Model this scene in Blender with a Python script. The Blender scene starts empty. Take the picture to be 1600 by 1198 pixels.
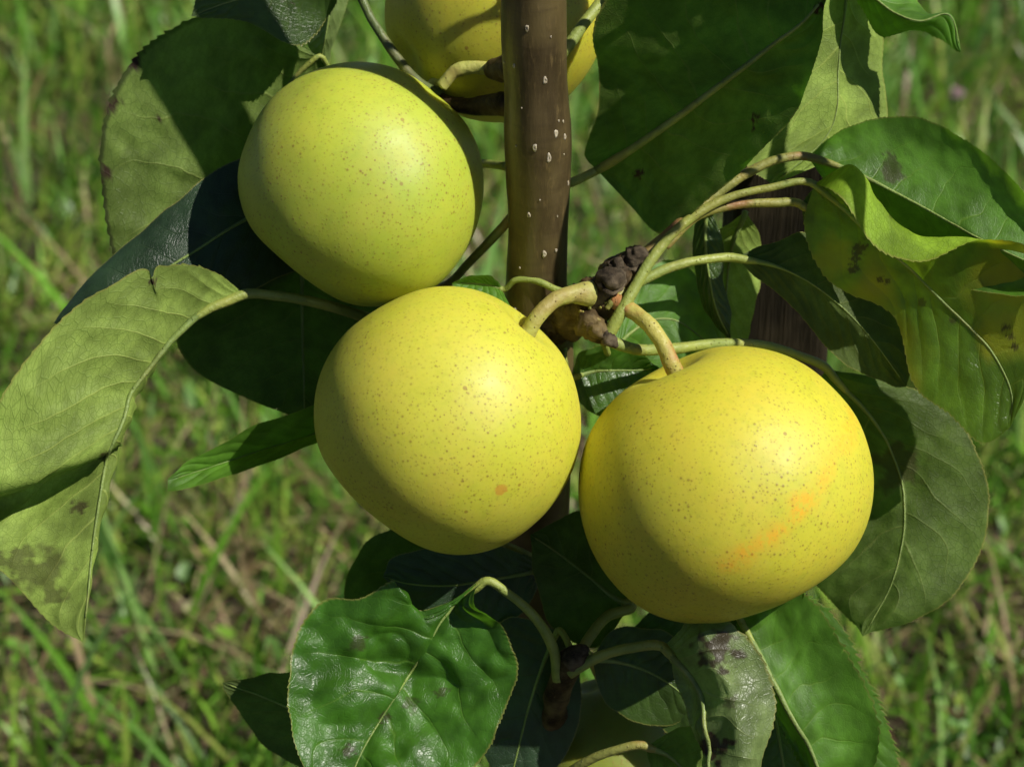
import bpy, math, random
import numpy as np
from mathutils import Vector, Matrix

# ------------------------------------------------------------------ camera, sky, sun, exposure
S = 1.0 / 5750.0            # metres per photograph pixel in the plane of the pears
FPX = 3450.0                # focal length in pixels (camera stands 0.6 m from the pears)
PITCH = math.radians(32.0)
CAM = np.array([0.0, 0.0, 0.94])
FWD = np.array([0.0, math.cos(PITCH), -math.sin(PITCH)])
UPV = np.array([0.0, math.sin(PITCH), math.cos(PITCH)])
RGT = np.array([1.0, 0.0, 0.0])
scene = bpy.context.scene
COL = scene.collection

cam_data = bpy.data.cameras.new('camera')
cam = bpy.data.objects.new('camera', cam_data)
COL.objects.link(cam)
cam.location = CAM
cam.rotation_euler = (math.pi / 2 - PITCH, 0, 0)
cam_data.sensor_width = 36.0
cam_data.lens = 36.0 * FPX / 1600.0
cam_data.clip_start = 0.02
cam_data.clip_end = 600.0
cam_data.dof.use_dof = True
cam_data.dof.focus_distance = (FPX - 130) * S
cam_data.dof.aperture_fstop = 19.0
scene.camera = cam

SUNC = np.array([0.59, 0.51, 0.63])          # direction to the sun: right, up, towards the camera
SUNW = RGT * SUNC[0] + UPV * SUNC[1] - FWD * SUNC[2]
SUNW = SUNW / np.linalg.norm(SUNW)
elev = math.asin(SUNW[2])
azim = math.atan2(SUNW[0], SUNW[1])          # clockwise from +Y

world = bpy.data.worlds.new('World')
scene.world = world
world.use_nodes = True
wn = world.node_tree
wn.nodes.clear()
sky = wn.nodes.new('ShaderNodeTexSky')
sky.sky_type = 'NISHITA'
sky.sun_disc = False
sky.sun_elevation = elev
sky.sun_rotation = azim
sky.altitude = 1200.0
sky.air_density = 0.65
sky.dust_density = 0.4
bg = wn.nodes.new('ShaderNodeBackground')
bg.inputs['Strength'].default_value = 0.05
wo = wn.nodes.new('ShaderNodeOutputWorld')
wn.links.new(sky.outputs[0], bg.inputs[0])
wn.links.new(bg.outputs[0], wo.inputs[0])

sun_data = bpy.data.lights.new('sun', 'SUN')
sun_data.energy = 5.0
sun_data.angle = math.radians(0.53)
sun_data.color = (1.0, 0.955, 0.87)
sun = bpy.data.objects.new('sun', sun_data)
COL.objects.link(sun)
sun.rotation_euler = Vector(SUNW).to_track_quat('Z', 'Y').to_euler()

scene.view_settings.view_transform = 'Standard'
scene.view_settings.look = 'None'
scene.view_settings.gamma = 1.0
scene.view_settings.exposure = 0.26
scene.cycles.max_bounces = 6
scene.cycles.transmission_bounces = 4
scene.cycles.use_adaptive_sampling = True
scene.cycles.adaptive_threshold = 0.03

# ------------------------------------------------------------------ helpers
rng = np.random.default_rng(7)
random.seed(7)

def W(p):
    """photo position (x, y) and depth behind the pears' plane (all in photo pixels) -> world point"""
    p = np.asarray(p, float)
    z = (FPX + p[..., 2]) * S
    return (CAM + RGT * ((p[..., 0] - 800.0) / FPX * z)[..., None]
            + UPV * ((599.0 - p[..., 1]) / FPX * z)[..., None] + FWD * z[..., None])

def camvec(v):
    return RGT * v[0] + UPV * v[1] - FWD * v[2]

_lat = rng.random((32, 32, 32))
def vnoise(p):
    """value noise, -1..1"""
    p = np.asarray(p, float)
    i = np.floor(p).astype(int)
    f = p - i
    f = f * f * f * (f * (f * 6 - 15) + 10)
    r = 0
    for a in (0, 1):
        for b in (0, 1):
            for c in (0, 1):
                w = (f[..., 0] if a else 1 - f[..., 0]) * (f[..., 1] if b else 1 - f[..., 1]) * (f[..., 2] if c else 1 - f[..., 2])
                r = r + w * _lat[(i[..., 0] + a) % 32, (i[..., 1] + b) % 32, (i[..., 2] + c) % 32]
    return r * 2 - 1

def fbm(p, o=3):
    s, a = 0, 1.0
    for k in range(o):
        s = s + a * vnoise(p * 2 ** k + 17.3 * k)
        a *= 0.5
    return s

def catmull(P, n, knots=None):
    """P: (K, D) -> n samples uniform in the knot parameter"""
    P = np.asarray(P, float)
    K = len(P)
    if knots is None:
        d = np.linalg.norm(np.diff(P[:, :3], axis=0), axis=1)
        knots = np.concatenate([[0], np.cumsum(np.maximum(d, 1e-6))])
    knots = np.asarray(knots, float)
    knots = knots / knots[-1]
    t = np.linspace(0, 1, n)
    seg = np.clip(np.searchsorted(knots, t, side='right') - 1, 0, K - 2)
    # finite-difference tangents (non-uniform)
    m = np.zeros_like(P)
    for i in range(K):
        if i == 0:
            m[i] = (P[1] - P[0]) / (knots[1] - knots[0])
        elif i == K - 1:
            m[i] = (P[-1] - P[-2]) / (knots[-1] - knots[-2])
        else:
            h0, h1 = knots[i] - knots[i - 1], knots[i + 1] - knots[i]
            m[i] = ((P[i] - P[i - 1]) / h0 * h1 + (P[i + 1] - P[i]) / h1 * h0) / (h0 + h1)
    h = (knots[seg + 1] - knots[seg])
    x = ((t - knots[seg]) / h)[:, None]
    h = h[:, None]
    return ((2 * x ** 3 - 3 * x ** 2 + 1) * P[seg] + (x ** 3 - 2 * x ** 2 + x) * h * m[seg]
            + (-2 * x ** 3 + 3 * x ** 2) * P[seg + 1] + (x ** 3 - x ** 2) * h * m[seg + 1])

ORG = {}
def link(o, parent, origin):
    COL.objects.link(o)
    ORG[o.name] = np.array(origin, float)
    if parent is not None:
        o.parent = parent
        o.location = np.array(origin) - ORG[parent.name]
    else:
        o.location = origin

def mesh_obj(name, verts, faces, mat, parent=None, origin=None, smooth=True, attrs=None):
    verts = np.asarray(verts, float)
    if origin is None:
        origin = verts[0]
    origin = np.asarray(origin, float)
    me = bpy.data.meshes.new(name)
    v = verts - origin
    if isinstance(faces, np.ndarray) and faces.ndim == 2:
        n, k = faces.shape
        me.vertices.add(len(v))
        me.vertices.foreach_set('co', v.astype(np.float32).ravel())
        me.loops.add(n * k)
        me.loops.foreach_set('vertex_index', faces.astype(np.int32).ravel())
        me.polygons.add(n)
        me.polygons.foreach_set('loop_start', np.arange(0, n * k, k, dtype=np.int32))
        me.polygons.foreach_set('loop_total', np.full(n, k, dtype=np.int32))
        me.update(calc_edges=True)
    else:
        me.from_pydata([tuple(a) for a in v], [], [tuple(f) for f in faces])
    me.validate()
    if smooth:
        me.polygons.foreach_set('use_smooth', np.ones(len(me.polygons), dtype=bool))
    for an, (kind, data) in (attrs or {}).items():
        if kind == 'FLOAT':
            a = me.attributes.new(an, 'FLOAT', 'POINT')
            a.data.foreach_set('value', np.asarray(data, np.float32).ravel())
        elif kind == 'VEC':
            a = me.attributes.new(an, 'FLOAT_VECTOR', 'POINT')
            a.data.foreach_set('vector', np.asarray(data, np.float32).ravel())
        else:
            a = me.attributes.new(an, 'FLOAT_COLOR', 'POINT')
            a.data.foreach_set('color', np.asarray(data, np.float32).ravel())
    me.materials.append(mat)
    o = bpy.data.objects.new(name, me)
    link(o, parent, origin)
    return o

def empty(name, loc):
    o = bpy.data.objects.new(name, None)
    o.empty_display_size = 0.02
    link(o, None, loc)
    return o

def grid_faces(nr, nc, wrap=False):
    i = np.arange(nr - 1)[:, None]
    j = np.arange(nc if wrap else nc - 1)[None, :]
    a = i * nc + j
    b = i * nc + (j + 1) % nc
    return np.stack([a, b, b + nc, a + nc], -1).reshape(-1, 4)

def tube(pts, radii, n=24, sides=12, rough=0.0, rscale=300.0, bump=None):
    """world-space tube round photo-space control points (x, y, depth); radii in photo px"""
    K = len(pts)
    P = W(np.array(pts, float))
    R = np.array(radii, float) * S * (1 + np.array(pts, float)[:, 2] / FPX) if len(radii) == K else np.interp(np.linspace(0, 1, K), np.linspace(0, 1, len(radii)), radii) * S * (1 + np.array(pts, float)[:, 2] / FPX)
    Q = catmull(np.concatenate([P, R[:, None]], 1), n)
    C, r = Q[:, :3], Q[:, 3]
    T = np.gradient(C, axis=0)
    T /= np.linalg.norm(T, axis=1)[:, None]
    ref = np.array([0.31, -0.77, 0.55])
    out = []
    u = np.cross(T[0], ref); u /= np.linalg.norm(u)
    for k in range(n):
        u = u - T[k] * np.dot(u, T[k]); u /= np.linalg.norm(u)
        w = np.cross(T[k], u)
        a = np.linspace(0, 2 * math.pi, sides, endpoint=False)
        ring = C[k] + r[k] * (np.cos(a)[:, None] * u + np.sin(a)[:, None] * w)
        if rough:
            d = ring - C[k]
            f_ = fbm(ring * rscale, 3)
            ring = C[k] + d * (1 + rough * (f_ if rough < 0.1 else 0.5 * f_ + 0.9 - 2.2 * np.abs(vnoise(ring * rscale * 0.7 + 3))))[:, None]
        out.append(ring)
    # rounded caps
    V = [C[0] - T[0] * r[0] * 0.35] + [x for ring in out for x in ring] + [C[-1] + T[-1] * r[-1] * 0.35]
    F = [(0, 1 + (j + 1) % sides, 1 + j) for j in range(sides)]
    for k in range(n - 1):
        for j in range(sides):
            a = 1 + k * sides + j; b = 1 + k * sides + (j + 1) % sides
            F.append((a, b, b + sides, a + sides))
    L = len(V) - 1
    F += [(L, L - sides + j, L - sides + (j + 1) % sides) for j in range(sides)]
    return np.array(V), F, C

# ------------------------------------------------------------------ materials
class NT:
    def __init__(self, name):
        self.m = bpy.data.materials.new(name)
        self.m.use_nodes = True
        self.t = self.m.node_tree
        self.t.nodes.clear()
        self.out = self.n('ShaderNodeOutputMaterial')
    def n(self, typ, **kw):
        nd = self.t.nodes.new(typ)
        for k, v in kw.items():
            setattr(nd, k, v)
        return nd
    def l(self, a, b):
        self.t.links.new(a, b)
    def val(self, sock, v):
        if hasattr(v, 'is_output') or isinstance(v, bpy.types.NodeSocket):
            self.l(v, sock)
        else:
            sock.default_value = v
    def math(self, op, a, b=0.0, c=0.0, clamp=False):
        nd = self.n('ShaderNodeMath', operation=op)
        nd.use_clamp = clamp
        self.val(nd.inputs[0], a); self.val(nd.inputs[1], b); self.val(nd.inputs[2], c)
        return nd.outputs[0]
    def ramp(self, x, a, b, lo=0.0, hi=1.0, smooth=True):
        nd = self.n('ShaderNodeMapRange')
        nd.interpolation_type = 'SMOOTHSTEP' if smooth else 'LINEAR'
        self.val(nd.inputs[0], x); self.val(nd.inputs[1], a); self.val(nd.inputs[2], b)
        self.val(nd.inputs[3], lo); self.val(nd.inputs[4], hi)
        return nd.outputs[0]
    def mix(self, f, a, b, blend='MIX'):
        nd = self.n('ShaderNodeMix', data_type='RGBA', blend_type=blend)
        self.val(nd.inputs['Factor'], f)
        A, B = nd.inputs[6], nd.inputs[7]
        for s_, v in ((A, a), (B, b)):
            if isinstance(v, tuple):
                s_.default_value = v if len(v) == 4 else (*v, 1)
            else:
                self.l(v, s_)
        return nd.outputs[2]
    def noise(self, vec, scale, detail=3.0, rough=0.55, out=0, dist=0.0):
        nd = self.n('ShaderNodeTexNoise')
        if vec is not None: self.l(vec, nd.inputs['Vector'])
        nd.inputs['Scale'].default_value = scale
        nd.inputs['Detail'].default_value = detail
        nd.inputs['Roughness'].default_value = rough
        nd.inputs['Distortion'].default_value = dist
        return nd.outputs[out]
    def voro(self, vec, scale, feature='F1', rand=1.0):
        nd = self.n('ShaderNodeTexVoronoi', feature=feature)
        self.l(vec, nd.inputs['Vector'])
        nd.inputs['Scale'].default_value = scale
        nd.inputs['Randomness'].default_value = rand
        return nd
    def bump(self, h, strength, dist, normal=None):
        nd = self.n('ShaderNodeBump')
        self.val(nd.inputs['Height'], h)
        nd.inputs['Strength'].default_value = strength
        nd.inputs['Distance'].default_value = dist
        if normal is not None: self.l(normal, nd.inputs['Normal'])
        return nd.outputs[0]
    def objcoord(self, shift=True):
        tc = self.n('ShaderNodeTexCoord')
        if not shift: return tc.outputs['Object']
        oi = self.n('ShaderNodeObjectInfo')
        va = self.n('ShaderNodeVectorMath', operation='ADD')
        self.l(tc.outputs['Object'], va.inputs[0]); self.l(oi.outputs['Random'], va.inputs[1])
        return va.outputs[0]
    def attr(self, name, out='Fac'):
        nd = self.n('ShaderNodeAttribute'); nd.attribute_name = name
        return nd.outputs[out]
    def principled(self, **kw):
        nd = self.n('ShaderNodeBsdfPrincipled')
        for k, v in kw.items():
            s_ = nd.inputs[k.replace('_', ' ')]
            if isinstance(v, tuple) and len(v) == 3 and s_.type == 'RGBA': v = (*v, 1)
            self.val(s_, v)
        return nd

def leaf_material(name, top, under, trans, tfac=0.38, rough_top=0.36, rough_under=0.55, spots=0.0, edge=(0.26, 0.25, 0.06), veinmix=0.35, yellow=0.0, relief=0.4, edge_from=0.975, under_spec=0.2):
    t = NT(name)
    oi = t.n('ShaderNodeObjectInfo')
    va = t.n('ShaderNodeVectorMath', operation='ADD')
    t.l(t.attr('leaf_xy', 'Vector'), va.inputs[0]); t.l(oi.outputs['Random'], va.inputs[1])
    P = va.outputs[0]
    def noise2(scale, detail, rough=0.55, out=0):
        o = t.noise(P, scale, detail, rough, out)
        o.node.noise_dimensions = '2D'
        return o
    u, q, dmg = t.attr('leaf_u'), t.attr('leaf_q'), t.attr('leaf_dmg')
    au = t.math('ABSOLUTE', u)
    n1 = noise2(60, 2)
    n2 = noise2(300, 3)
    qd = t.math('ADD', q, t.math('MULTIPLY', t.math('SUBTRACT', n1, 0.5), 0.5))
    d = t.math('PINGPONG', qd, 0.5)
    wid = t.math('MULTIPLY_ADD', au, -0.040, 0.055)
    vein = t.ramp(d, 0.0, wid, 1.0, 0.0)
    vein = t.math('MULTIPLY', vein, t.ramp(au, 0.55, 0.97, 1.0, 0.12))
    mid = t.ramp(au, 0.0, 0.03, 1.0, 0.0)
    vein = t.math('MAXIMUM', vein, mid)
    def ve(scale):
        nd = t.voro(P, scale, 'DISTANCE_TO_EDGE'); nd.voronoi_dimensions = '2D'
        return nd.outputs['Distance']
    r1 = t.ramp(ve(620), 0.0, 0.10, 1.0, 0.0)
    r2 = t.ramp(ve(1400), 0.0, 0.12, 1.0, 0.0)
    ret = t.math('MAXIMUM', r1, t.math('MULTIPLY', r2, 0.6))
    tvm = t.math('MULTIPLY', t.ramp(n1, 0.3, 0.7, 0.75, 1.28), t.ramp(n2, 0.25, 0.75, 0.86, 1.14))
    def scaled(c):
        nd = t.n('ShaderNodeVectorMath', operation='SCALE')
        nd.inputs[0].default_value = c
        t.l(tvm, nd.inputs[3])
        return nd.outputs[0]
    topc = t.mix(t.math('MULTIPLY', vein, veinmix), scaled(top), (min(1, top[0] * 2.2 + .03), top[1] * 1.6 + .04, top[2] * 2 + .01))
    topc = t.mix(t.math('MULTIPLY', ret, 0.20), topc, (top[0] * 1.7, top[1] * 1.35, top[2] * 1.3))
    unc = t.mix(t.math('MULTIPLY', ret, 0.42), scaled(under), (under[0] * .45, under[1] * .52, under[2] * .4))
    unc = t.mix(t.math('MULTIPLY', vein, 0.5), unc, (min(1, under[0] * 1.7 + .03), min(1, under[1] * 1.5 + .03), under[2] * 1.6 + .015))
    geo = t.n('ShaderNodeNewGeometry')
    back = geo.outputs['Backfacing']
    col = t.mix(back, topc, unc)
    trc = t.mix(t.math('MULTIPLY', vein, 0.4), scaled(trans), (trans[0] * .6, trans[1] * .5, trans[2] * .5))
    if yellow:
        ym = t.ramp(noise2(26, 2, 0.5), 0.62 - yellow * 0.25, 0.80 - yellow * 0.2, 0, 1)
        ym = t.math('MAXIMUM', ym, t.attr('leaf_age'))
        col = t.mix(t.math('MULTIPLY', ym, 0.75), col, (0.36, 0.34, 0.02))
        trc = t.mix(ym, trc, (0.70, 0.62, 0.02))
    col = t.mix(t.ramp(au, edge_from, min(1.0, edge_from + 0.03), 0, 0.8), col, edge)
    big = noise2(80, 4, 0.62)
    bm = t.math('MAXIMUM', t.ramp(big, 0.78 - spots * 0.10, 0.83 - spots * 0.09, 0, 0.75), dmg)
    col = t.mix(bm, col, (0.045, 0.028, 0.016))
    trc = t.mix(bm, trc, (0.03, 0.015, 0.004))
    h = t.math('MULTIPLY_ADD', vein, 0.9, t.math('MULTIPLY', ret, 0.40))
    h = t.math('ADD', h, t.math('MULTIPLY', n2, 0.6))
    nb = t.bump(t.math('MULTIPLY', h, -1.0), relief, 0.0005)
    rgh = t.math('MULTIPLY_ADD', back, rough_under - rough_top, rough_top)
    rgh = t.math('ADD', rgh, t.math('MULTIPLY', t.math('SUBTRACT', n1, 0.5), 0.25))
    pr = t.principled(Base_Color=col, Roughness=rgh, Normal=nb)
    t.l(t.math('MULTIPLY_ADD', back, under_spec - 0.5, 0.5), pr.inputs['Specular IOR Level'])
    tr = t.n('ShaderNodeBsdfTranslucent')
    t.l(trc, tr.inputs['Color'])
    mx = t.n('ShaderNodeMixShader')
    mx.inputs[0].default_value = tfac
    t.l(pr.outputs[0], mx.inputs[1]); t.l(tr.outputs[0], mx.inputs[2])
    t.l(mx.outputs[0], t.out.inputs[0])
    return t.m

def pear_material(name, base, green, blush=None, scar=None, shade=0.0):
    t = NT(name)
    P = t.objcoord(False)
    n1 = t.noise(P, 22, 2)
    n2 = t.noise(P, 90, 2, 0.6)
    col = t.mix(t.ramp(n1, 0.32, 0.68), base, green)
    col = t.mix(t.ramp(n2, 0.35, 0.75, 0, 0.4), col, (base[0] * 1.05, base[1] * 0.88, base[2]))
    col = t.mix(t.ramp(t.noise(P, 260, 3, 0.7), 0.45, 0.75, 0, 0.35), col, (green[0] * 0.78, green[1] * 0.84, green[2] * 0.8))
    # lenticel dots: small corky points of several sizes, some with a pale rim
    dots = 0
    hgt = 0
    for sc, lo, hi, amt in ((500, 0.10, 0.25, 0.85), (620, 0.12, 0.28, 0.85), (780, 0.12, 0.30, 0.72), (980, 0.10, 0.29, 0.6)):
        vn = t.voro(P, sc)
        sep = t.n('ShaderNodeSeparateColor'); t.l(vn.outputs['Color'], sep.inputs[0])
        rad = t.ramp(sep.outputs[0], 0.0, 1.0, lo, hi, smooth=False)
        dd = t.math('DIVIDE', vn.outputs['Distance'], t.math('ADD', rad, 0.001))
        m = t.math('MAXIMUM', t.ramp(dd, 0.5, 1.08, 1.0, 0.0), t.ramp(dd, 0.8, 1.9, 0.2, 0.0))
        m = t.math('MULTIPLY', m, t.ramp(sep.outputs[1], 0, 1, amt * 0.35, amt, smooth=False))
        dots = m if dots == 0 else t.math('MAXIMUM', dots, m)
    pch = t.ramp(t.noise(P, 38, 2), 0.3, 0.6, 0.5, 1.0)
    col = t.mix(t.math('MULTIPLY', dots, pch), col, (0.22, 0.14, 0.02))
    vn = t.voro(P, 150)
    sep = t.n('ShaderNodeSeparateColor'); t.l(vn.outputs['Color'], sep.inputs[0])
    big = t.math('MULTIPLY', t.ramp(vn.outputs['Distance'], 0.06, 0.11, 1, 0), t.math('GREATER_THAN', sep.outputs[0], 0.72))
    col = t.mix(t.math('MULTIPLY', big, 0.6), col, (0.22, 0.10, 0.01))
    if blush is not None:       # (point a, point b, width) in object space: a ripening streak
        pts_, wd = blush
        near = None
        for a, b in zip(pts_[:-1], pts_[1:]):
            ab = Vector(b) - Vector(a)
            va = t.n('ShaderNodeVectorMath', operation='SUBTRACT'); t.l(P, va.inputs[0]); va.inputs[1].default_value = a
            dt = t.n('ShaderNodeVectorMath', operation='DOT_PRODUCT'); t.l(va.outputs[0], dt.inputs[0]); dt.inputs[1].default_value = ab / ab.length_squared
            cl = t.math('MAXIMUM', t.math('MINIMUM', dt.outputs['Value'], 1.0), 0.0)
            sc = t.n('ShaderNodeVectorMath', operation='SCALE'); sc.inputs[0].default_value = ab; t.l(cl, sc.inputs[3])
            df = t.n('ShaderNodeVectorMath', operation='DISTANCE'); t.l(va.outputs[0], df.inputs[0]); t.l(sc.outputs[0], df.inputs[1])
            near = df.outputs['Value'] if near is None else t.math('MINIMUM', near, df.outputs['Value'])
        dist = t.math('MULTIPLY_ADD', t.math('SUBTRACT', t.noise(P, 130, 4, 0.65), 0.5), wd * 2.2, near)
        bm = t.math('MULTIPLY', t.ramp(dist, 0.0, wd, 0.75, 0.0), t.ramp(t.noise(P, 520, 4, 0.75), 0.38, 0.62, 0.1, 1.0))
        col = t.mix(bm, col, (0.80, 0.33, 0.01))
    if scar is not None:
        for (c, r_, cc) in scar:
            df = t.n('ShaderNodeVectorMath', operation='DISTANCE'); t.l(P, df.inputs[0]); df.inputs[1].default_value = c
            dist = t.math('MULTIPLY_ADD', t.math('SUBTRACT', t.noise(P, 900, 3, 0.6), 0.5), r_ * 1.3, df.outputs['Value'])
            col = t.mix(t.ramp(dist, r_ * 0.55, r_ * 1.05, 0.85, 0.0), col, cc)
    h = t.math('ADD', t.math('MULTIPLY', dots, 0.6), t.math('MULTIPLY', t.noise(P, 700, 2), 0.35))
    h = t.math('ADD', h, t.math('MULTIPLY', n2, 1.2))
    nb = t.bump(h, 0.25, 0.00035)
    rg = t.ramp(n2, 0.3, 0.7, 0.46, 0.58)
    pr = t.principled(Base_Color=col, Roughness=rg, Normal=nb)
    pr.inputs['Specular IOR Level'].default_value = 0.5
    pr.inputs['Subsurface Weight'].default_value = 0.5
    pr.inputs['Subsurface Radius'].default_value = (1.0, 0.75, 0.12)
    pr.inputs['Subsurface Scale'].default_value = 0.010
    t.l(pr.outputs[0], t.out.inputs[0])
    return t.m

def stem_material(name, c1, c2, red=(0.30, 0.10, 0.04), redamt=0.5, speck=0.6):
    t = NT(name)
    P = t.objcoord()
    n1 = t.noise(P, 120, 3)
    col = t.mix(t.ramp(n1, 0.35, 0.65), c1, c2)
    rm = t.ramp(t.noise(P, 65, 3, 0.6), 0.50, 0.66, 0, redamt)
    col = t.mix(rm, col, red)
    vn = t.voro(P, 900)
    sep = t.n('ShaderNodeSeparateColor'); t.l(vn.outputs['Color'], sep.inputs[0])
    m = t.math('MULTIPLY', t.ramp(vn.outputs['Distance'], 0.12, 0.26, 1, 0), t.math('GREATER_THAN', sep.outputs[0], 0.62))
    col = t.mix(t.math('MULTIPLY', m, speck), col, (0.09, 0.045, 0.012))
    mp = t.n('ShaderNodeMapping'); t.l(P, mp.inputs[0])
    nb = t.bump(t.math('ADD', t.math('ADD', t.noise(P, 420, 4, 0.65), t.math('MULTIPLY', n1, 0.8)), t.math('MULTIPLY', m, 0.6)), 0.7, 0.0007)
    pr = t.principled(Base_Color=col, Roughness=t.ramp(n1, 0.3, 0.7, 0.45, 0.65), Normal=nb)
    pr.inputs['Subsurface Weight'].default_value = 0.08
    pr.inputs['Subsurface Radius'].default_value = (1, .8, .2)
    pr.inputs['Subsurface Scale'].default_value = 0.0015
    t.l(pr.outputs[0], t.out.inputs[0])
    return t.m

def bark_material(name, dark, mid, lite, rough=0.42, scale=1.0, bumpd=0.0006, stretch=0.22, rings=1.0, spec=0.15):
    t = NT(name)
    P = t.objcoord(False)
    mp = t.n('ShaderNodeMapping'); t.l(P, mp.inputs[0]); mp.inputs['Scale'].default_value = (1, 1, stretch)
    n0 = t.noise(P, 45 * scale, 3, 0.6)
    n1 = t.noise(mp.outputs[0], 130 * scale, 5, 0.62)
    n2 = t.noise(mp.outputs[0], 900 * scale, 4, 0.6)
    rg = t.n('ShaderNodeMapping'); t.l(P, rg.inputs[0]); rg.inputs['Scale'].default_value = (0.3, 0.3, 2.2)
    n3 = t.noise(rg.outputs[0], 200 * scale, 3, 0.6)
    col = t.mix(t.ramp(n1, 0.3, 0.7), dark, mid)
    col = t.mix(t.ramp(n0, 0.42, 0.66, 0, 0.9), col, lite)
    col = t.mix(t.ramp(n3, 0.5, 0.72, 0, 0.35 * rings), col, dark)
    col = t.mix(t.ramp(n2, 0.55, 0.75, 0, 0.4), col, (lite[0] * 1.7, lite[1] * 1.6, lite[2] * 1.7))
    h = t.math('ADD', t.math('MULTIPLY', n1, 0.8), t.math('ADD', t.math('MULTIPLY', n2, 0.35), t.math('MULTIPLY', n3, 0.4 * rings)))
    nb = t.bump(h, 0.5, bumpd)
    pr = t.principled(Base_Color=col, Roughness=t.ramp(n1, 0.2, 0.8, rough - 0.06, rough + 0.18), Normal=nb)
    pr.inputs['Specular IOR Level'].default_value = spec
    t.l(pr.outputs[0], t.out.inputs[0])
    return t.m

M = {}
M['leaf'] = leaf_material('leaf_green', (0.050, 0.115, 0.014), (0.115, 0.175, 0.032), (0.12, 0.34, 0.014))
M['leaf_shade'] = leaf_material('leaf_shade_darkened', (0.045, 0.10, 0.012), (0.078, 0.118, 0.022), (0.11, 0.36, 0.012), tfac=0.34)  # copy of the green leaf, underside colour darkened to carry the shade
M['leaf_hurt'] = leaf_material('leaf_dark_edged', (0.050, 0.115, 0.014), (0.14, 0.20, 0.042), (0.13, 0.30, 0.016), edge=(0.02, 0.012, 0.01), edge_from=0.955)
M['leaf_pale'] = leaf_material('leaf_pale_underside', (0.075, 0.15, 0.022), (0.25, 0.345, 0.068), (0.20, 0.38, 0.025), spots=0.1)
M['leaf_dull_shade'] = leaf_material('leaf_dull_shade', (0.036, 0.070, 0.012), (0.066, 0.094, 0.022), (0.08, 0.22, 0.012), tfac=0.25)  # dull leaf colours lowered further to deepen the shade among the leaves
M['leaf_bright'] = leaf_material('leaf_bright', (0.080, 0.195, 0.016), (0.17, 0.26, 0.05), (0.22, 0.48, 0.02), rough_top=0.5, relief=0.25)
M['leaf_gloss'] = leaf_material('leaf_glossy', (0.044, 0.135, 0.010), (0.17, 0.24, 0.07), (0.16, 0.42, 0.02), rough_top=0.38, relief=0.32, spots=0.25, veinmix=0.5)
M['leaf_yellow'] = leaf_material('leaf_yellowing', (0.085, 0.165, 0.012), (0.23, 0.37, 0.028), (0.28, 0.48, 0.014), tfac=0.42, spots=0.2, yellow=0.25)
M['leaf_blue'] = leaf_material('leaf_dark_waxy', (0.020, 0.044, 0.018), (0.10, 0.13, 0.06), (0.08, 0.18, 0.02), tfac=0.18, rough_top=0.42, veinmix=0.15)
M['leaf_silver'] = leaf_material('leaf_silvery', (0.07, 0.14, 0.03), (0.17, 0.235, 0.075), (0.20, 0.36, 0.03), rough_under=0.40, spots=0.25, under_spec=0.5)
M['petiole'] = stem_material('petiole_green', (0.27, 0.31, 0.06), (0.19, 0.24, 0.045), redamt=0.15, speck=0.25)
M['petiole_red'] = stem_material('petiole_reddish', (0.26, 0.24, 0.05), (0.19, 0.20, 0.04), red=(0.26, 0.10, 0.05), redamt=0.75, speck=0.3)
M['petiole_dark'] = stem_material('petiole_dark', (0.10, 0.14, 0.035), (0.08, 0.10, 0.03), redamt=0.2, speck=0.2)
M['midrib'] = stem_material('midrib_pale', (0.19, 0.26, 0.06), (0.13, 0.19, 0.04), redamt=0.1, speck=0.1)
M['stem'] = stem_material('fruit_stem', (0.42, 0.42, 0.10), (0.32, 0.34, 0.07), red=(0.26, 0.15, 0.05), redamt=0.55, speck=0.8)
M['stem_red'] = stem_material('fruit_stem_blushed', (0.42, 0.38, 0.085), (0.34, 0.31, 0.06), red=(0.36, 0.12, 0.05), redamt=0.8, speck=0.8)
M['bark'] = bark_material('young_bark', (0.040, 0.028, 0.012), (0.092, 0.066, 0.026), (0.110, 0.082, 0.030), rough=0.34, spec=0.5)
M['spur'] = bark_material('spur_bark', (0.016, 0.010, 0.005), (0.070, 0.045, 0.020), (0.15, 0.11, 0.045), rough=0.5, scale=2.2, bumpd=0.0012, stretch=1.0)
M['scar'] = bark_material('scar_bark', (0.012, 0.009, 0.006), (0.055, 0.041, 0.026), (0.14, 0.11, 0.07), rough=0.85, scale=3.0, bumpd=0.002, stretch=1.0)
M['lenticel'] = stem_material('lenticel_cork', (0.42, 0.37, 0.27), (0.33, 0.28, 0.19), redamt=0.0, speck=0.2)
M['stake'] = bark_material('stake_wood', (0.010, 0.008, 0.004), (0.022, 0.017, 0.009), (0.036, 0.028, 0.015), rough=0.8, scale=1.2, bumpd=0.003, stretch=0.05, rings=0.0)

# ------------------------------------------------------------------ setting: ground and grass
def ground_material():
    t = NT('soil')
    P = t.objcoord(False)
    n1 = t.noise(P, 9, 5, 0.65); n2 = t.noise(P, 60, 5, 0.7)
    col = t.mix(t.ramp(n1, 0.35, 0.65), (0.045, 0.032, 0.018), (0.09, 0.06, 0.035))
    col = t.mix(t.ramp(n2, 0.5, 0.75, 0, 0.7), col, (0.17, 0.12, 0.065))
    col = t.mix(t.ramp(t.noise(P, 3, 3), 0.45, 0.62, 0, 0.6), col, (0.04, 0.06, 0.015))
    nb = t.bump(t.math('ADD', n2, n1), 0.9, 0.02)
    pr = t.principled(Base_Color=col, Roughness=0.95, Normal=nb)
    t.l(pr.outputs[0], t.out.inputs[0])
    return t.m

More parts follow.
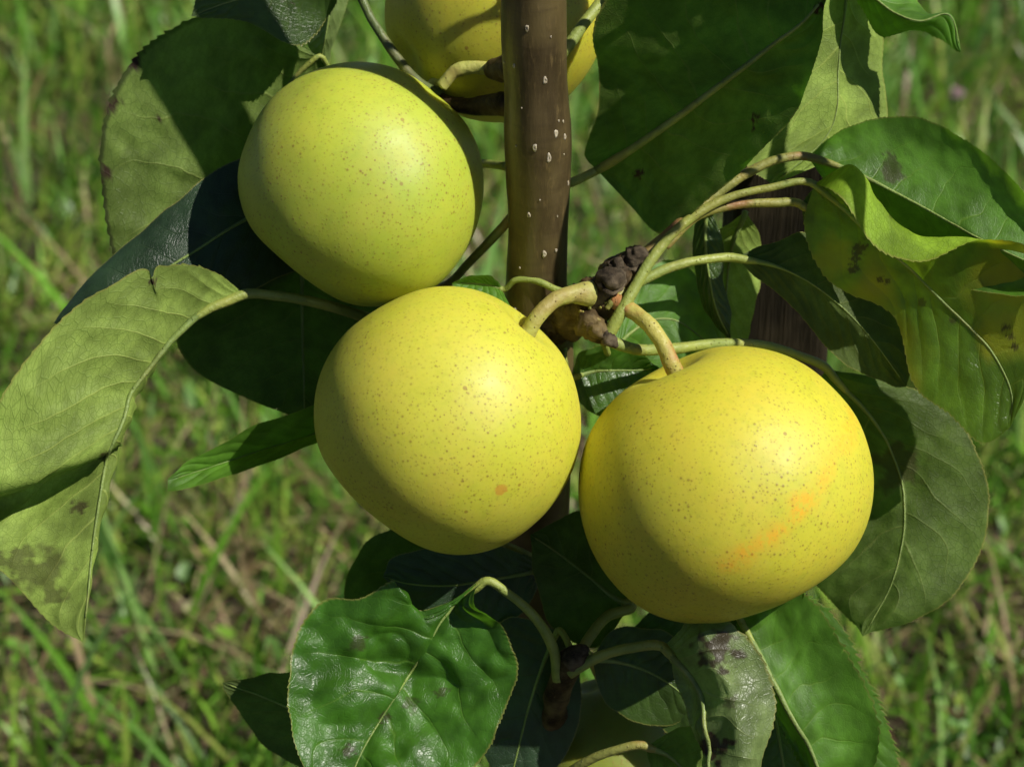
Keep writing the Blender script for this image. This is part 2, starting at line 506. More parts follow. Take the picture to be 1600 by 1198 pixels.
gx = np.concatenate([[-150, -40, -12, -5], np.linspace(-2.5, 2.5, 61), [5, 12, 40, 150]])
gy = np.concatenate([[-150, -40, -10, -3], np.linspace(-0.5, 4.5, 61), [7, 12, 40, 150]])
GX, GY = np.meshgrid(gx, gy)
def ground_h(x, y):
    p = np.stack([x * 2.2, y * 2.2, 0 * x + 3.1], -1)
    return 0.02 * fbm(p, 3) * np.exp(-((x / 8) ** 2 + ((y - 2) / 8) ** 2))
gv = np.stack([GX, GY, ground_h(GX, GY)], -1).reshape(-1, 3)
ground = mesh_obj('ground', gv, grid_faces(len(gy), len(gx)), ground_material(), None, (0, 0, 0))
ground['kind'] = 'structure'

def blade_material():
    t = NT('grass_blades')
    c = t.attr('blade_col', 'Color')
    P = t.objcoord(False)
    col = c
    pr = t.principled(Base_Color=col, Roughness=0.42)
    tr = t.n('ShaderNodeBsdfTranslucent'); t.l(col, tr.inputs[0])
    mx = t.n('ShaderNodeMixShader'); mx.inputs[0].default_value = 0.42
    t.l(pr.outputs[0], mx.inputs[1]); t.l(tr.outputs[0], mx.inputs[2]); t.l(mx.outputs[0], t.out.inputs[0])
    return t.m
MB = blade_material()

def blades(n, xr, yr, lmin, lmax, wmin, wmax, cols, upright, clump, segs=5, zoff=0.0, seed=1):
    r = np.random.default_rng(seed)
    x = r.uniform(*xr, n * 3); y = r.uniform(*yr, n * 3)
    dens = vnoise(np.stack([x * 5.5 + seed, y * 5.5, 0 * x + seed * 1.7], -1)) * 0.6 + vnoise(np.stack([x * 17, y * 17, 0 * x + seed], -1)) * 0.4
    bare = 0.75 * np.exp(-(((x + 0.35) / 0.08) ** 2 + ((y - 1.10) / 0.13) ** 2)) + 0.35 * np.exp(-(((x - 0.34) / 0.12) ** 2 + ((y - 1.2) / 0.12) ** 2))
    keep = r.uniform(-1, 1, n * 3) * clump[1] + clump[0] + bare * clump[2] < dens
    x, y = x[keep][:n], y[keep][:n]
    n = len(x)
    L = lmin + (lmax - lmin) * r.beta(1.6, 2.6, n)
    w = r.uniform(wmin, wmax, n) * (0.6 + 0.4 * L / lmax)
    az = r.uniform(0, 2 * math.pi, n)
    el0 = np.radians(np.clip(r.normal(upright[0], upright[1], n), 5, 89))
    bend = np.radians(r.uniform(10, upright[2], n))
    k = np.arange(segs + 1) / segs
    el = el0[:, None] - bend[:, None] * k[None, :] ** 1.4
    dz = np.sin(el); dh = np.cos(el)
    step = L[:, None] / segs
    z = np.concatenate([np.zeros((n, 1)), np.cumsum(dz[:, :-1] * step, 1)], 1)
    h = np.concatenate([np.zeros((n, 1)), np.cumsum(dh[:, :-1] * step, 1)], 1)
    cx = x[:, None] + h * np.cos(az)[:, None]; cy = y[:, None] + h * np.sin(az)[:, None]
    cz = np.maximum(z, -0.01 + 0 * z) + ground_h(x, y)[:, None] + zoff
    ww = w[:, None] * np.clip(np.minimum(1.0, (1 - k[None, :]) * 2.2), 0.04, 1) * (0.75 + 0.25 * np.sin(k * math.pi))[None, :] * 0.5
    tw = az[:, None] + math.pi / 2 + r.normal(0, 0.5, n)[:, None] + k[None, :] * r.normal(0, 0.9, n)[:, None]
    ox = np.cos(tw) * ww; oy = np.sin(tw) * ww
    a = np.stack([cx - ox, cy - oy, cz], -1); b = np.stack([cx + ox, cy + oy, cz + ww * 0.35], -1)
    V = np.stack([a, b], 2).reshape(-1, 3)
    base = (np.arange(n) * (segs + 1) * 2)[:, None] + (np.arange(segs) * 2)[None, :]
    F = np.stack([base, base + 1, base + 3, base + 2], -1).reshape(-1, 4)
    cols = np.array(cols)
    ci = r.integers(0, len(cols), n)
    cc = cols[ci] * r.uniform(0.9, 1.5, n)[:, None]
    C = np.repeat(np.concatenate([cc, np.ones((n, 1))], 1), (segs + 1) * 2, axis=0)
    return V, F, C

def stuff(name, sets, label, cat):
    Vs, Fs, Cs, o = [], [], [], 0
    for V, F, C in sets:
        Vs.append(V); Fs.append(F + o); Cs.append(C); o += len(V)
    ob = mesh_obj(name, np.concatenate(Vs), np.concatenate(Fs), MB, None, (0, 1.6, 0), attrs={'blade_col': ('COLOR', np.concatenate(Cs))})
    ob['kind'] = 'stuff'; ob['label'] = label; ob['category'] = cat
    return ob

GREEN = [(0.12, 0.28, 0.022), (0.18, 0.34, 0.035), (0.10, 0.25, 0.024), (0.25, 0.35, 0.05), (0.08, 0.19, 0.018), (0.31, 0.37, 0.08)]
BLUEG = [(0.18, 0.34, 0.08), (0.24, 0.39, 0.11), (0.13, 0.28, 0.05)]
DRY = [(0.30, 0.23, 0.12), (0.24, 0.165, 0.08), (0.38, 0.31, 0.17), (0.16, 0.11, 0.055), (0.28, 0.20, 0.11)]
XR, YR = (-1.15, 1.15), (0.65, 2.9)
stuff('grass', [
    blades(46000, XR, YR, 0.025, 0.10, 0.0018, 0.0055, GREEN, (55, 22, 80), (-0.38, 0.5, 1.1), 4, seed=1),
    blades(5000, XR, YR, 0.07, 0.21, 0.003, 0.0075, GREEN + BLUEG, (70, 14, 60), (-0.02, 0.45, 1), 5, seed=2),
    blades(800, XR, YR, 0.14, 0.30, 0.006, 0.011, BLUEG + GREEN[:2], (74, 10, 55), (0.08, 0.5, 0.8), 6, seed=3),
], 'uneven green grass with long upright blades growing behind the tree', 'grass')
stuff('dry_straw', [
    blades(13000, XR, YR, 0.02, 0.10, 0.001, 0.0035, DRY, (14, 14, 30), (-0.2, 0.9, -0.9), 3, 0.008, seed=5),
    blades(4200, XR, YR, 0.05, 0.20, 0.002, 0.005, DRY, (40, 25, 70), (0.0, 0.6, 0.5), 4, 0.0, seed=6),
], 'brown dry straw and dead stalks lying between the grass', 'straw')

def discs(n, seed):
    """low round-leaved weeds between the grass"""
    r = np.random.default_rng(seed)
    x = r.uniform(*XR, n * 4); y = r.uniform(*YR, n * 4)
    keep = vnoise(np.stack([x * 4 + 9, y * 4, 0 * x + 7], -1)) > 0.15
    x, y = x[keep][:n], y[keep][:n]; n = len(x)
    R = r.uniform(0.002, 0.005, n); z = ground_h(x, y) + r.uniform(0.012, 0.05, n)
    nx, ny = r.normal(0, 0.45, n), r.normal(0, 0.45, n)
    a = np.linspace(0, 2 * math.pi, 8, endpoint=False)[None, :]
    ph = r.uniform(0, 6.28, n)[:, None]
    el = r.uniform(1.0, 1.8, n)[:, None]
    lx = np.cos(a) * R[:, None] * el; ly = np.sin(a) * R[:, None]
    px = lx * np.cos(ph) - ly * np.sin(ph); py = lx * np.sin(ph) + ly * np.cos(ph)
    V = np.stack([x[:, None] + px, y[:, None] + py, z[:, None] + px * nx[:, None] + py * ny[:, None]], -1)
    V = np.concatenate([np.stack([x, y, z - R * 0.25], -1)[:, None, :], V], 1).reshape(-1, 3)
    b = (np.arange(n) * 9)[:, None]; j = np.arange(0, 8, 2)[None, :]
    F = np.stack([b + 0 * j, b + 1 + j, b + 1 + (j + 1) % 8, b + 1 + (j + 2) % 8], -1).reshape(-1, 4)
    cols = np.array(GREEN)[r.integers(0, len(GREEN), n)] * r.uniform(0.8, 1.3, n)[:, None]
    C = np.repeat(np.concatenate([cols, np.ones((n, 1))], 1), 9, axis=0)
    return V, F, C
stuff('ground_weeds', [discs(3800, 11)], 'low round-leaved green weeds between the grass', 'weeds')

# ------------------------------------------------------------------ the tree
TAN = math.tan(PITCH)
def trunk_d(y):            # the trunk stands upright: lower in the picture means farther from the camera
    zb = FPX + 0.0
    # solve for depth along the vertical line through (838, 300, -10)
    p0 = W(np.array([838.0, 300.0, -10.0]))
    # ray at image row y meets the vertical plane y_world = p0.y
    k = (599.0 - y) / FPX
    z = (p0[1] - CAM[1]) / (FWD[1] + UPV[1] * k)
    return z / S - FPX

p0 = W(np.array([838.0, 300.0, -10.0]))
TREE = empty('pear_tree', (p0[0], p0[1], 0.0))
TREE['label'] = 'young pear tree with brown upright trunk, knobbly spurs and broad green leaves'
TREE['category'] = 'tree'

def trunk():
    ys = [-700, -420, -200, 0, 60, 130, 200, 260, 350, 440, 520, 640, 800, 1000, 1250, 1700, 2600]
    xs = [826, 830, 833, 834, 834, 837, 840, 841, 841, 838, 839, 838, 833, 828, 822, 818, 815]
    rs = [46, 47, 49, 51, 52, 49, 53, 51, 46.5, 48, 56, 56, 57, 58, 60, 64, 72]
    pts = [(x, y, trunk_d(y)) for x, y in zip(xs, ys)]
    # finish in the soil
    V, F, C = tube(pts, rs, 150, 40, 0.018, 90.0)
    V[:, 2] = np.maximum(V[:, 2], -0.05)
    return mesh_obj('trunk', V, F, M['bark'], TREE, W(np.array(pts[3])))
TRUNK = trunk()

def lenticel(px, py, w, h, rot):
    """a raised corky oval with a slit on the face of the trunk"""
    d = trunk_d(py)
    xs = np.interp(py, [0, 60, 130, 200, 260, 350, 440, 520], [834, 834, 837, 840, 841, 841, 838, 839])
    r = np.interp(py, [0, 60, 130, 200, 260, 350, 440, 520], [51, 52, 49, 53, 51, 46.5, 48, 56])
    off = np.clip((px - xs) / r, -0.97, 0.97)
    # point on the trunk surface, in world: axis + r*(off, -sqrt)
    ax = W(np.array([xs, py, d]))
    rr = r * S * (1 + d / FPX)
    nrm = np.array([off, -math.sqrt(1 - off * off), 0.0])
    c = ax + nrm * rr * 1.005
    tx = np.array([-nrm[1], nrm[0], 0]); tz = np.array([0, 0, 1.0])
    V, F = [], []
    for i, (s_, hh) in enumerate(((1.0, -0.3), (0.8, 0.55), (0.5, 0.75), (0.22, 0.25))):
        for a in np.linspace(0, 2 * math.pi, 10, endpoint=False):
            jx = 1 + 0.15 * math.sin(3 * a + px)
            V.append(c + (tx * math.cos(a + rot) * w * s_ * jx + tz * math.sin(a + rot) * h * s_ * jx) * S + nrm * hh * 1.6 * S)
    V.append(c)
    for i in range(3):
        for j in range(10):
            F.append((i * 10 + j, i * 10 + (j + 1) % 10, (i + 1) * 10 + (j + 1) % 10, (i + 1) * 10 + j))
    F += [(30 + j, 30 + (j + 1) % 10, 40) for j in range(10)]
    mesh_obj('lenticel', V, F, M['lenticel'], TRUNK, c)
for a in ((823, 25, 3, 6, 0), (803, 87, 2.2, 4, 0), (851, 106, 3.8, 7, 0), (868, 190, 3.8, 7, 0), (882, 200, 3, 5.5, 0), (835, 208, 3.4, 7, .1),
          (857, 225, 3.8, 9, 0), (880, 226, 1.5, 2, 0), (887, 277, 2.6, 5.5, 0), (826, 315, 3, 5, .2), (850, 375, 3.4, 6.5, 0), (868, 373, 2.6, 3, 0),
          (872, 172, 1.6, 2.2, 0), (879, 176, 1.6, 3, 0), (806, 211, 1.2, 1.6, 0), (788, 90, 1.4, 3, 0), (886, 408, 1.6, 4, 0), (805, 467, 2.4, 8, 0),
          (860, 40, 1.4, 2, 0), (815, 150, 1.2, 1.6, 0), (843, 290, 1.3, 2, 0), (812, 400, 1.6, 2.4, 0), (870, 320, 1.2, 2, 0)):
    lenticel(*a)

# fruiting spurs
def spur_part(name, pts, radii, n=40, sides=24, rough=0.12, rscale=260.0, mat='spur', parent=None):
    V, F, C = tube(pts, radii, n, sides, rough, rscale)
    return mesh_obj(name, V, F, M[mat], parent or TREE, W(np.array(pts[0], float)))

SPUR = spur_part('spur', [(836, 505, 92), (868, 498, 70), (880, 494, 58), (893, 490, 40), (904, 485, 28), (915, 480, 15), (926, 472, 6), (938, 462, -2), (950, 450, -6), (960, 440, -8), (985, 415, -8), (1008, 398, -6)],
                 [36, 38, 33, 37, 33, 37, 33, 36, 29, 31, 24, 15], 110, 40, 0.16, 420)
spur_part('scar_knob', [(948, 453, -18), (954, 441, -40), (956, 436, -52), (957, 435, -55), (956, 438, -49), (956, 439, -46)], [21, 18, 22, 18, 13, 4], 40, 32, 0.16, 700, 'scar', SPUR)
spur_part('scar_knob', [(958, 430, -20), (960, 418, -32), (964, 410, -40), (961, 404, -42)], [13, 10, 10, 5], 24, 24, 0.45, 800, 'scar', SPUR)
spur_part('scar_knob', [(980, 420, -12), (990, 408, -22), (1000, 400, -24), (1008, 394, -20)], [17, 19, 17, 10], 30, 28, 0.22, 800, 'scar', SPUR)
spur_part('scar_knob', [(1022, 398, -22), (1032, 388, -30), (1042, 376, -30)], [5, 6, 2], 14, 12, 0.4, 900, 'scar', SPUR)
spur_part('bud', [(915, 500, -20), (930, 512, -32), (948, 525, -40), (960, 535, -40)], [24, 20, 14, 7], 30, 24, 0.18, 600, 'spur', SPUR)
spur_part('bud_scale', [(922, 508, -42), (932, 518, -52), (946, 526, -52)], [8, 9, 4], 18, 18, 0.3, 700, 'spur', SPUR)
spur_part('bud_scale', [(944, 527, -50), (955, 533, -54), (964, 542, -52)], [9, 8, 3], 16, 14, 0.45, 800, 'scar', SPUR)
spur_part('bud_scale', [(905, 500, -20), (920, 496, -36), (938, 500, -38)], [4, 6, 3], 12, 10, 0.3, 600, 'petiole_red', SPUR)
spur_part('bud_scale', [(948, 482, -38), (962, 466, -36), (975, 450, -28)], [5, 7, 4], 14, 12, 0.3, 600, 'petiole_red', SPUR)
for i in range(16):
    a, b = random.uniform(0, 1), random.uniform(-1, 1)
    x = 905 + 75 * a + 14 * b; y = 492 - 70 * a + 17 * b
    dd = -24 - 12 * (1 - b * b) - 8 * a
    spur_part('wart', [(x, y, dd + 5), (x + 1, y - 1, dd - 3), (x + 1.5, y - 2, dd - 5)], [1.8, 2.4, 1.2], 5, 7, 0.0, 1, 'petiole_red', SPUR)
spur_part('spur', [(800, 162, 20), (770, 163, 60), (735, 166, 85), (700, 160, 100), (686, 152, 106)], [20, 17, 13, 11, 8], 30, 16, 0.12, 260)
spur_part('spur', [(805, 108, -40), (780, 107, 20), (768, 109, 40)], [20, 19, 14], 20, 16, 0.12, 260)
SPUR2 = spur_part('spur', [(845, 1240, 500), (856, 1180, 260), (866, 1110, 130), (878, 1060, 70), (893, 1030, 45), (912, 1016, 35)], [30, 25, 20, 19, 20, 12], 40, 20, 0.13, 230)
spur_part('scar_knob', [(890, 1035, 35), (905, 1020, 20), (915, 1012, 14)], [15, 14, 9], 12, 14, 0.25, 400, 'scar', SPUR2)

# ------------------------------------------------------------------ leaves
LEAVES = []
def leaf(cols, mid, face='under', mat='leaf', veins=9, serr=4.0, teeth=46, crinkle=3.0, quilt=1.6, cup=0.0, blister=0.0,
         petiole=None, pr=(7, 5.5), pmat='petiole', rib=(2.6, 0.8), label=None, nv=220, nu=56, seed=0, ribmat='midrib', slope=0.33, damage=(), ageing=()):
    """cols: curves from one edge to the other, each a list of (x, y, depth) from leaf base to tip; mid: index of the midrib curve"""
    cols = [np.array(c, float) for c in cols]
    if len({len(c) for c in cols}) == 1:
        ks = []
        for c in cols:
            d = np.linalg.norm(np.diff(c, axis=0), axis=1)
            ks.append(np.concatenate([[0], np.cumsum(np.maximum(d, 1.0))]) / max(d.sum(), 1))
        kn = np.mean(ks, axis=0)
        C = [catmull(c, nv, kn) for c in cols]
    else:
        C = [catmull(c, nv) for c in cols]
    C = np.array(C)                                   # (cols, nv, 3)
    nc = len(C)
    # u spans: mid -> 0, edges -> +-1
    ucol = np.array([(k - mid) / mid if k < mid else ((k - mid) / (nc - 1 - mid) if nc - 1 > mid else 0) for k in range(nc)])
    us = np.linspace(-1, 1, nu)
    g = np.zeros((nv, nu, 3))
    # spline across the columns (row by row, vectorised)
    X = C.transpose(1, 0, 2).reshape(nv, nc, 3)
    kn = (ucol - ucol[0]) / (ucol[-1] - ucol[0])
    flat = X.transpose(1, 0, 2).reshape(nc, nv * 3)
    if nc > 3:
        G = catmull(flat, nu, kn).reshape(nu, nv, 3).transpose(1, 0, 2)
    else:
        t = np.linspace(0, 1, nu)
        G = np.stack([np.interp(t, kn, flat[:, j]) for j in range(flat.shape[1])], -1).reshape(nu, nv, 3).transpose(1, 0, 2)
    g = G.copy()
    vs = np.linspace(0, 1, nv)
    U, V = np.meshgrid(us, vs)
    wid = np.linalg.norm(g[:, -1] - g[:, 0], axis=1)[:, None]
    if cup:
        g[..., 2] += cup * (1 - np.abs(1 - 2 * np.abs(U)) ** 2) * np.minimum(1, wid / 120)
    # serration of both edges
    ph = V * teeth * (1 - 0.0 * V)
    irr = 0.65 + 0.5 * vnoise(np.stack([V * teeth * 0.9, U * 2 + 3, 0 * U + seed], -1))
    saw = (ph % 1.0)
    tooth = np.where(saw < 0.78, saw / 0.78, (1 - saw) / 0.22) * irr
    fade = np.clip(V * 9, 0, 1) * np.clip((1 - V) * 25, 0, 1)
    row = np.gradient(g, axis=0); cl = np.gradient(g, axis=1)
    cln = cl / (np.linalg.norm(cl, axis=2, keepdims=True) + 1e-6) * np.sign(U)[..., None]
    rown = row / (np.linalg.norm(row, axis=2, keepdims=True) + 1e-6)
    wgt = np.clip((np.abs(U) - 0.90) / 0.10, 0, 1) ** 1.5 * fade * serr
    g = g + (cln * 1.0 + rown * 0.6) * (tooth * wgt)[..., None]
    # long-wave wobble of the margin so that outlines are not perfect curves
    wob = vnoise(np.stack([V * 9 + seed * 3.1, U * 0.9, 0 * U + 5], -1)) * np.abs(U) ** 3 * fade
    g = g + cln * (wob * 3.5)[..., None]
    # relief
    q = veins * (V ** 0.88 - slope * np.abs(U) ** 1.15 * (0.55 + 0.45 * (1 - V))) + np.where(U > 0, 0.5, 0.0) + 0.13 * np.sin(V * 31 + seed)
    arch = np.abs(np.sin(math.pi * q)) ** 0.7 * (1 - np.abs(U) ** 4) * np.clip(np.abs(U) * 6, 0, 1)
    P = np.stack([g[..., 0] / 85 + seed * 5.3, g[..., 1] / 85, V * 2], -1)
    rel = crinkle * fbm(P, 3) * fade + quilt * arch * fade
    if blister:
        b = vnoise(P * 1.25 + 40)
        rel += blister * np.clip(b, -0.1, 1) * fade * (1 - np.abs(U) ** 6)
    row = np.gradient(g, axis=0); cl = np.gradient(g, axis=1)
    N = np.cross(cl, row)
    N = N / (np.linalg.norm(N, axis=2, keepdims=True) + 1e-6)
    avg = np.median(N[..., 2])
    sgn = -1.0 if avg > 0 else 1.0                     # N towards the viewer (depth decreases)
    N = N * sgn
    top_sign = 1.0 if face == 'top' else -1.0
    g = g + N * (rel * top_sign)[..., None]
    world = W(g.reshape(-1, 3))
    F = grid_faces(nv, nu)
    # face winding: the normal must show on the upper side of the leaf
    a, b_, c_ = world[F[:, 0]], world[F[:, 1]], world[F[:, 2]]
    fn = np.cross(b_ - a, c_ - a)
    tocam = CAM - a
    facing = np.sum(np.sign(np.sum(fn * tocam, 1)) * np.linalg.norm(fn, axis=1)) > 0
    if facing != (face == 'top'):
        F = F[:, ::-1]
    base = W(C[mid][0])
    arc = np.concatenate([[0], np.cumsum(np.linalg.norm(np.diff(C[mid], axis=0), axis=1))]) * S
    hw = np.linalg.norm(np.gradient(g, axis=1), axis=2)
    acr = np.cumsum(hw, axis=1); acr = (acr - acr[:, [nu // 2]]) * S
    xy = np.stack([acr, np.repeat(arc[:, None], nu, 1), 0 * acr], -1)
    dm = np.zeros((nv, nu))
    ag = np.zeros((nv, nu))
    for (x_, y_, r_, a_) in ageing:
        dd = np.hypot(g[..., 0] - x_, g[..., 1] - y_) / r_ + 0.3 * fbm(np.stack([g[..., 0] / (r_ * 0.6), g[..., 1] / (r_ * 0.6), 0 * dm + seed + 2], -1), 3)
        ag = np.maximum(ag, a_ * np.clip((1.0 - dd) / 0.6, 0, 1))
    for (x_, y_, r_, a_) in damage:
        dd = np.hypot(g[..., 0] - x_, g[..., 1] - y_) / r_ + 0.55 * fbm(np.stack([g[..., 0] / (r_ * 0.45), g[..., 1] / (r_ * 0.45), 0 * dm + seed], -1), 3)
        dm = np.maximum(dm, a_ * np.clip((1.0 - dd) / 0.35, 0, 1))
    o = mesh_obj('leaf', world, F.copy(), M[mat], TREE, base,
                 attrs={'leaf_u': ('FLOAT', U), 'leaf_v': ('FLOAT', V), 'leaf_q': ('FLOAT', q), 'leaf_dmg': ('FLOAT', dm), 'leaf_age': ('FLOAT', ag), 'leaf_xy': ('VEC', xy)})
    if label: o['label'] = label
    # midrib: a slim ridge, fuller on the underside
    jm = int(np.argmin(np.abs(us)))
    sel = np.linspace(0, nv * 0.95, 26).astype(int)
    mc = (g[sel, jm] + g[sel, jm + 1 if us[jm] < 0 else jm - 1]) / 2
    away = N[sel, jm] * (1.0 if face == 'under' else -1.0)
    mr = np.interp(np.linspace(0, 1, len(sel)), [0, 0.10, 0.3, 1], [pr[1], pr[1] * 0.55 + rib[0] * 0.45, rib[0], rib[1]])
    mc = mc + away * (mr * 0.25)[:, None]
    Vt, Ft, _ = tube(mc, mr, 60, 8)
    mesh_obj('midrib', Vt, Ft, M[ribmat], o, Vt[0])
    if petiole is not None:
        npt = len(petiole) - 1
        pts = [tuple(p_) for p_ in petiole[:-1]] + [tuple(mc[k_]) for k_ in (0, 1, 2, 3)]
        rad = list(np.interp(np.linspace(0, 1, npt), [0, 0.25, 1], [pr[0], pr[0] * 0.75 + pr[1] * 0.25, pr[1]])) + [pr[1], mr[1] * 1.1, mr[2] * 1.08, mr[3] * 0.9]
        Vt, Ft, _ = tube(pts, rad, 56, 14, 0.06, 220)
        mesh_obj('petiole', Vt, Ft, M[pmat], o, Vt[0])
    LEAVES.append(o)
    return o

# A  large leaf behind the upper pear
leaf([[(497, 88, 190), (420, 40, 165), (330, 22, 150), (250, 60, 145), (193, 120, 145), (163, 200, 150), (160, 290, 160), (178, 390, 175), (225, 460, 195), (300, 490, 205)],
      [(497, 88, 190), (455, 130, 205), (425, 190, 215), (395, 250, 218), (370, 310, 220), (350, 360, 222), (335, 400, 220), (322, 430, 215), (312, 460, 210), (300, 490, 205)],
      [(497, 88, 190), (530, 130, 250), (550, 200, 265), (550, 260, 275), (530, 320, 275), (500, 370, 270), (460, 420, 255), (410, 455, 240), (350, 480, 220), (300, 490, 205)]],
     1, 'under', 'leaf_hurt', veins=8, serr=6, teeth=52, crinkle=9, quilt=4.5, seed=1, cup=-14, damage=[(175, 165, 16, 1), (210, 92, 16, 1), (165, 270, 12, 1), (248, 185, 4, 1)], petiole=[(790, 260, 90), (690, 240, 260), (590, 190, 290), (520, 120, 225), (497, 88, 190)], pr=(7, 4),
     label='broad leaf with dark damaged toothed edge behind the upper left pear')
# B  dark waxy leaf
leaf([[(430, 235, 170), (350, 262, 120), (290, 302, 95), (230, 352, 82), (150, 425, 70), (84, 505, 60)],
      [(450, 320, 130), (380, 345, 92), (305, 392, 62), (228, 440, 46), (150, 482, 45), (84, 505, 60)],
      [(470, 420, 130), (400, 452, 80), (325, 490, 48), (245, 512, 36), (160, 522, 42), (84, 505, 60)]],
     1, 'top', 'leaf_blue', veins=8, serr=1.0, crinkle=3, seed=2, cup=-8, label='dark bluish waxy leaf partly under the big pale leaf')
# B2 dark olive leaf
leaf([[(472, 395, 250), (380, 430, 215), (295, 488, 195), (277, 527, 190), (303, 575, 190), (385, 622, 195), (476, 655, 200)],
      [(472, 395, 250), (472, 440, 240), (472, 480, 225), (473, 530, 220), (474, 570, 215), (475, 615, 205), (476, 655, 200)],
      [(472, 395, 250), (555, 430, 265), (605, 500, 270), (610, 540, 265), (595, 590, 255), (550, 630, 230), (476, 655, 200)]],
     1, 'under', 'leaf_dull_shade', serr=2.0, seed=3, petiole=[(812, 325, 25), (770, 372, 60), (735, 408, 120), (695, 446, 190), (600, 440, 290), (472, 395, 250)], pr=(8, 6), pmat='petiole_dark',
     label='shaded olive leaf hanging behind the two left pears')
# C  big pale leaf on the left
c0 = [(381, 458, 5), (330, 424, -22), (262, 417, -50), (243, 421, -56), (239, 442, -57), (234, 427, -58), (170, 450, -80), (60, 540, -105), (-20, 660, -122), (-70, 780, -130), (-76, 800, -50), (-58, 850, -55), (2, 893, -50), (70, 962, -45), (130, 1003, -45)]
c1 = [(381, 458, 5), (326, 455, -14), (268, 470, -38), (258, 478, -41), (252, 482, -43), (246, 485, -46), (206, 512, -60), (134, 585, -82), (85, 672, -98), (48, 762, -106), (46, 764, -10), (52, 812, -28), (75, 880, -44), (102, 948, -46), (130, 1003, -45)]
c2 = [(381, 460, 5), (322, 485, -10), (275, 525, -20), (268, 532, -21), (263, 538, -22), (258, 544, -24), (240, 567, -28), (205, 614, -38), (196, 650, -48), (168, 706, -58), (168, 709, -22), (158, 765, -26), (146, 845, -34), (138, 925, -42), (130, 1003, -45)]
c3 = [(381, 462, 5), (316, 490, 30), (262, 530, 40), (255, 537, 41), (250, 543, 41), (245, 549, 42), (224, 572, 44), (190, 616, 44), (180, 655, 40), (152, 706, 30), (154, 709, 32), (146, 765, 30), (135, 845, 15), (132, 925, -15), (130, 1003, -45)]
leaf([c0, c1, c2, c3], 2, 'under', 'leaf_pale', veins=13, serr=3.0, teeth=60, crinkle=4.0, quilt=3.0, seed=4, nv=320, nu=80,
     petiole=[(640, 520, 160), (560, 492, 90), (490, 472, 45), (430, 462, 18), (381, 459, 5)], pr=(9, 8), slope=0.22, rib=(4, 1.5), damage=[(125, 792, 13, .8), (60, 905, 45, .6), (20, 880, 30, .6), (165, 712, 9, .8), (239, 440, 7, 1)],
     label='large sunlit leaf with pale netted underside, folded over at the left edge')
# D  small folded leaf
leaf([[(600, 596, 90), (490, 633, 70), (400, 665, 58), (330, 702, 52), (285, 724, 50), (262, 748, 50)],
      [(600, 630, 130), (490, 678, 112), (400, 706, 98), (340, 726, 82), (290, 742, 62), (262, 750, 50)],
      [(600, 650, 80), (490, 694, 62), (400, 730, 52), (340, 750, 48), (290, 763, 47), (262, 768, 48)]],
     1, 'top', 'leaf_bright', serr=1.6, teeth=50, crinkle=2.2, seed=5, rib=(2, 1), petiole=[(760, 560, 170), (680, 590, 200), (600, 628, 132)], label='small folded bright green leaf left of the middle pear')
# E  dark leaf at the top edge
leaf([[(535, -30, 70), (470, -105, 40), (380, -85, 30), (315, -20, 30), (299, 26, 35)],
      [(535, -30, 70), (470, -25, 70), (405, -10, 62), (345, 8, 48), (299, 26, 35)],
      [(535, -30, 70), (510, 30, 110), (465, 70, 95), (375, 32, 62), (299, 26, 35)]],
     1, 'top', 'leaf_dull_shade', serr=4, teeth=34, seed=6, petiole=[(690, 150, 110), (655, 130, 78), (620, 90, 62), (585, 38, 58), (535, -30, 70)], pr=(9, 7), pmat='petiole_dark',
     label='dark shaded leaf cut by the top of the picture above the upper left pear')
# F  small curved pale leaf
leaf([[(560, -50, 200), (495, -5, 190), (480, 45, 195), (492, 100, 210)], [(560, -50, 200), (520, 0, 170), (510, 50, 172), (500, 100, 210)], [(560, -50, 200), (545, 0, 200), (528, 50, 205), (510, 105, 215)]],
     1, 'under', 'leaf_silver', serr=1.5, seed=7, label='narrow curved pale leaf above the upper left pear')
# H  big dark leaf right of the trunk
leaf([[(933, 266, 20), (915, 242, 15), (932, 190, 0), (936, 110, -25), (930, 50, -50), (955, -15, -85), (1050, -110, -170), (1190, -100, -250), (1292, -10, -250)],
      [(933, 266, 20), (975, 240, -20), (1020, 210, -58), (1070, 175, -100), (1120, 138, -140), (1165, 105, -175), (1210, 70, -205), (1255, 35, -232), (1292, -10, -250)],
      [(933, 266, 20), (985, 322, 15), (1028, 364, 5), (1100, 318, -50), (1170, 258, -110), (1230, 190, -165), (1268, 120, -205), (1288, 50, -235), (1292, -10, -250)]],
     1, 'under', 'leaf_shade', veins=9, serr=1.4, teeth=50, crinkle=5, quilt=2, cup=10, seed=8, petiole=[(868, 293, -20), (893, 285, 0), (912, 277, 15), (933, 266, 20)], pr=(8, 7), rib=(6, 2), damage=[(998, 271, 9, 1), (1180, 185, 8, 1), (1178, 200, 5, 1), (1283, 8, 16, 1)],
     label='big dark shaded leaf with pale straight midrib right of the trunk')
# I  bright leaf behind it
leaf([[(1335, -70, 80), (1235, 10, 40), (1190, 130, 45), (1165, 240, 50), (1205, 290, 50)],
      [(1335, -70, 80), (1318, 30, 60), (1312, 110, 62), (1300, 200, 68), (1205, 290, 50)],
      [(1335, -70, 80), (1376, 10, 105), (1380, 110, 118), (1374, 205, 115), (1205, 290, 50)]],
     1, 'under', 'leaf_pale', veins=7, serr=2, crinkle=5, quilt=3, seed=9, rib=(1.6, 0.7), label='pale sunlit leaf underside between the big dark leaf and the right edge leaves')
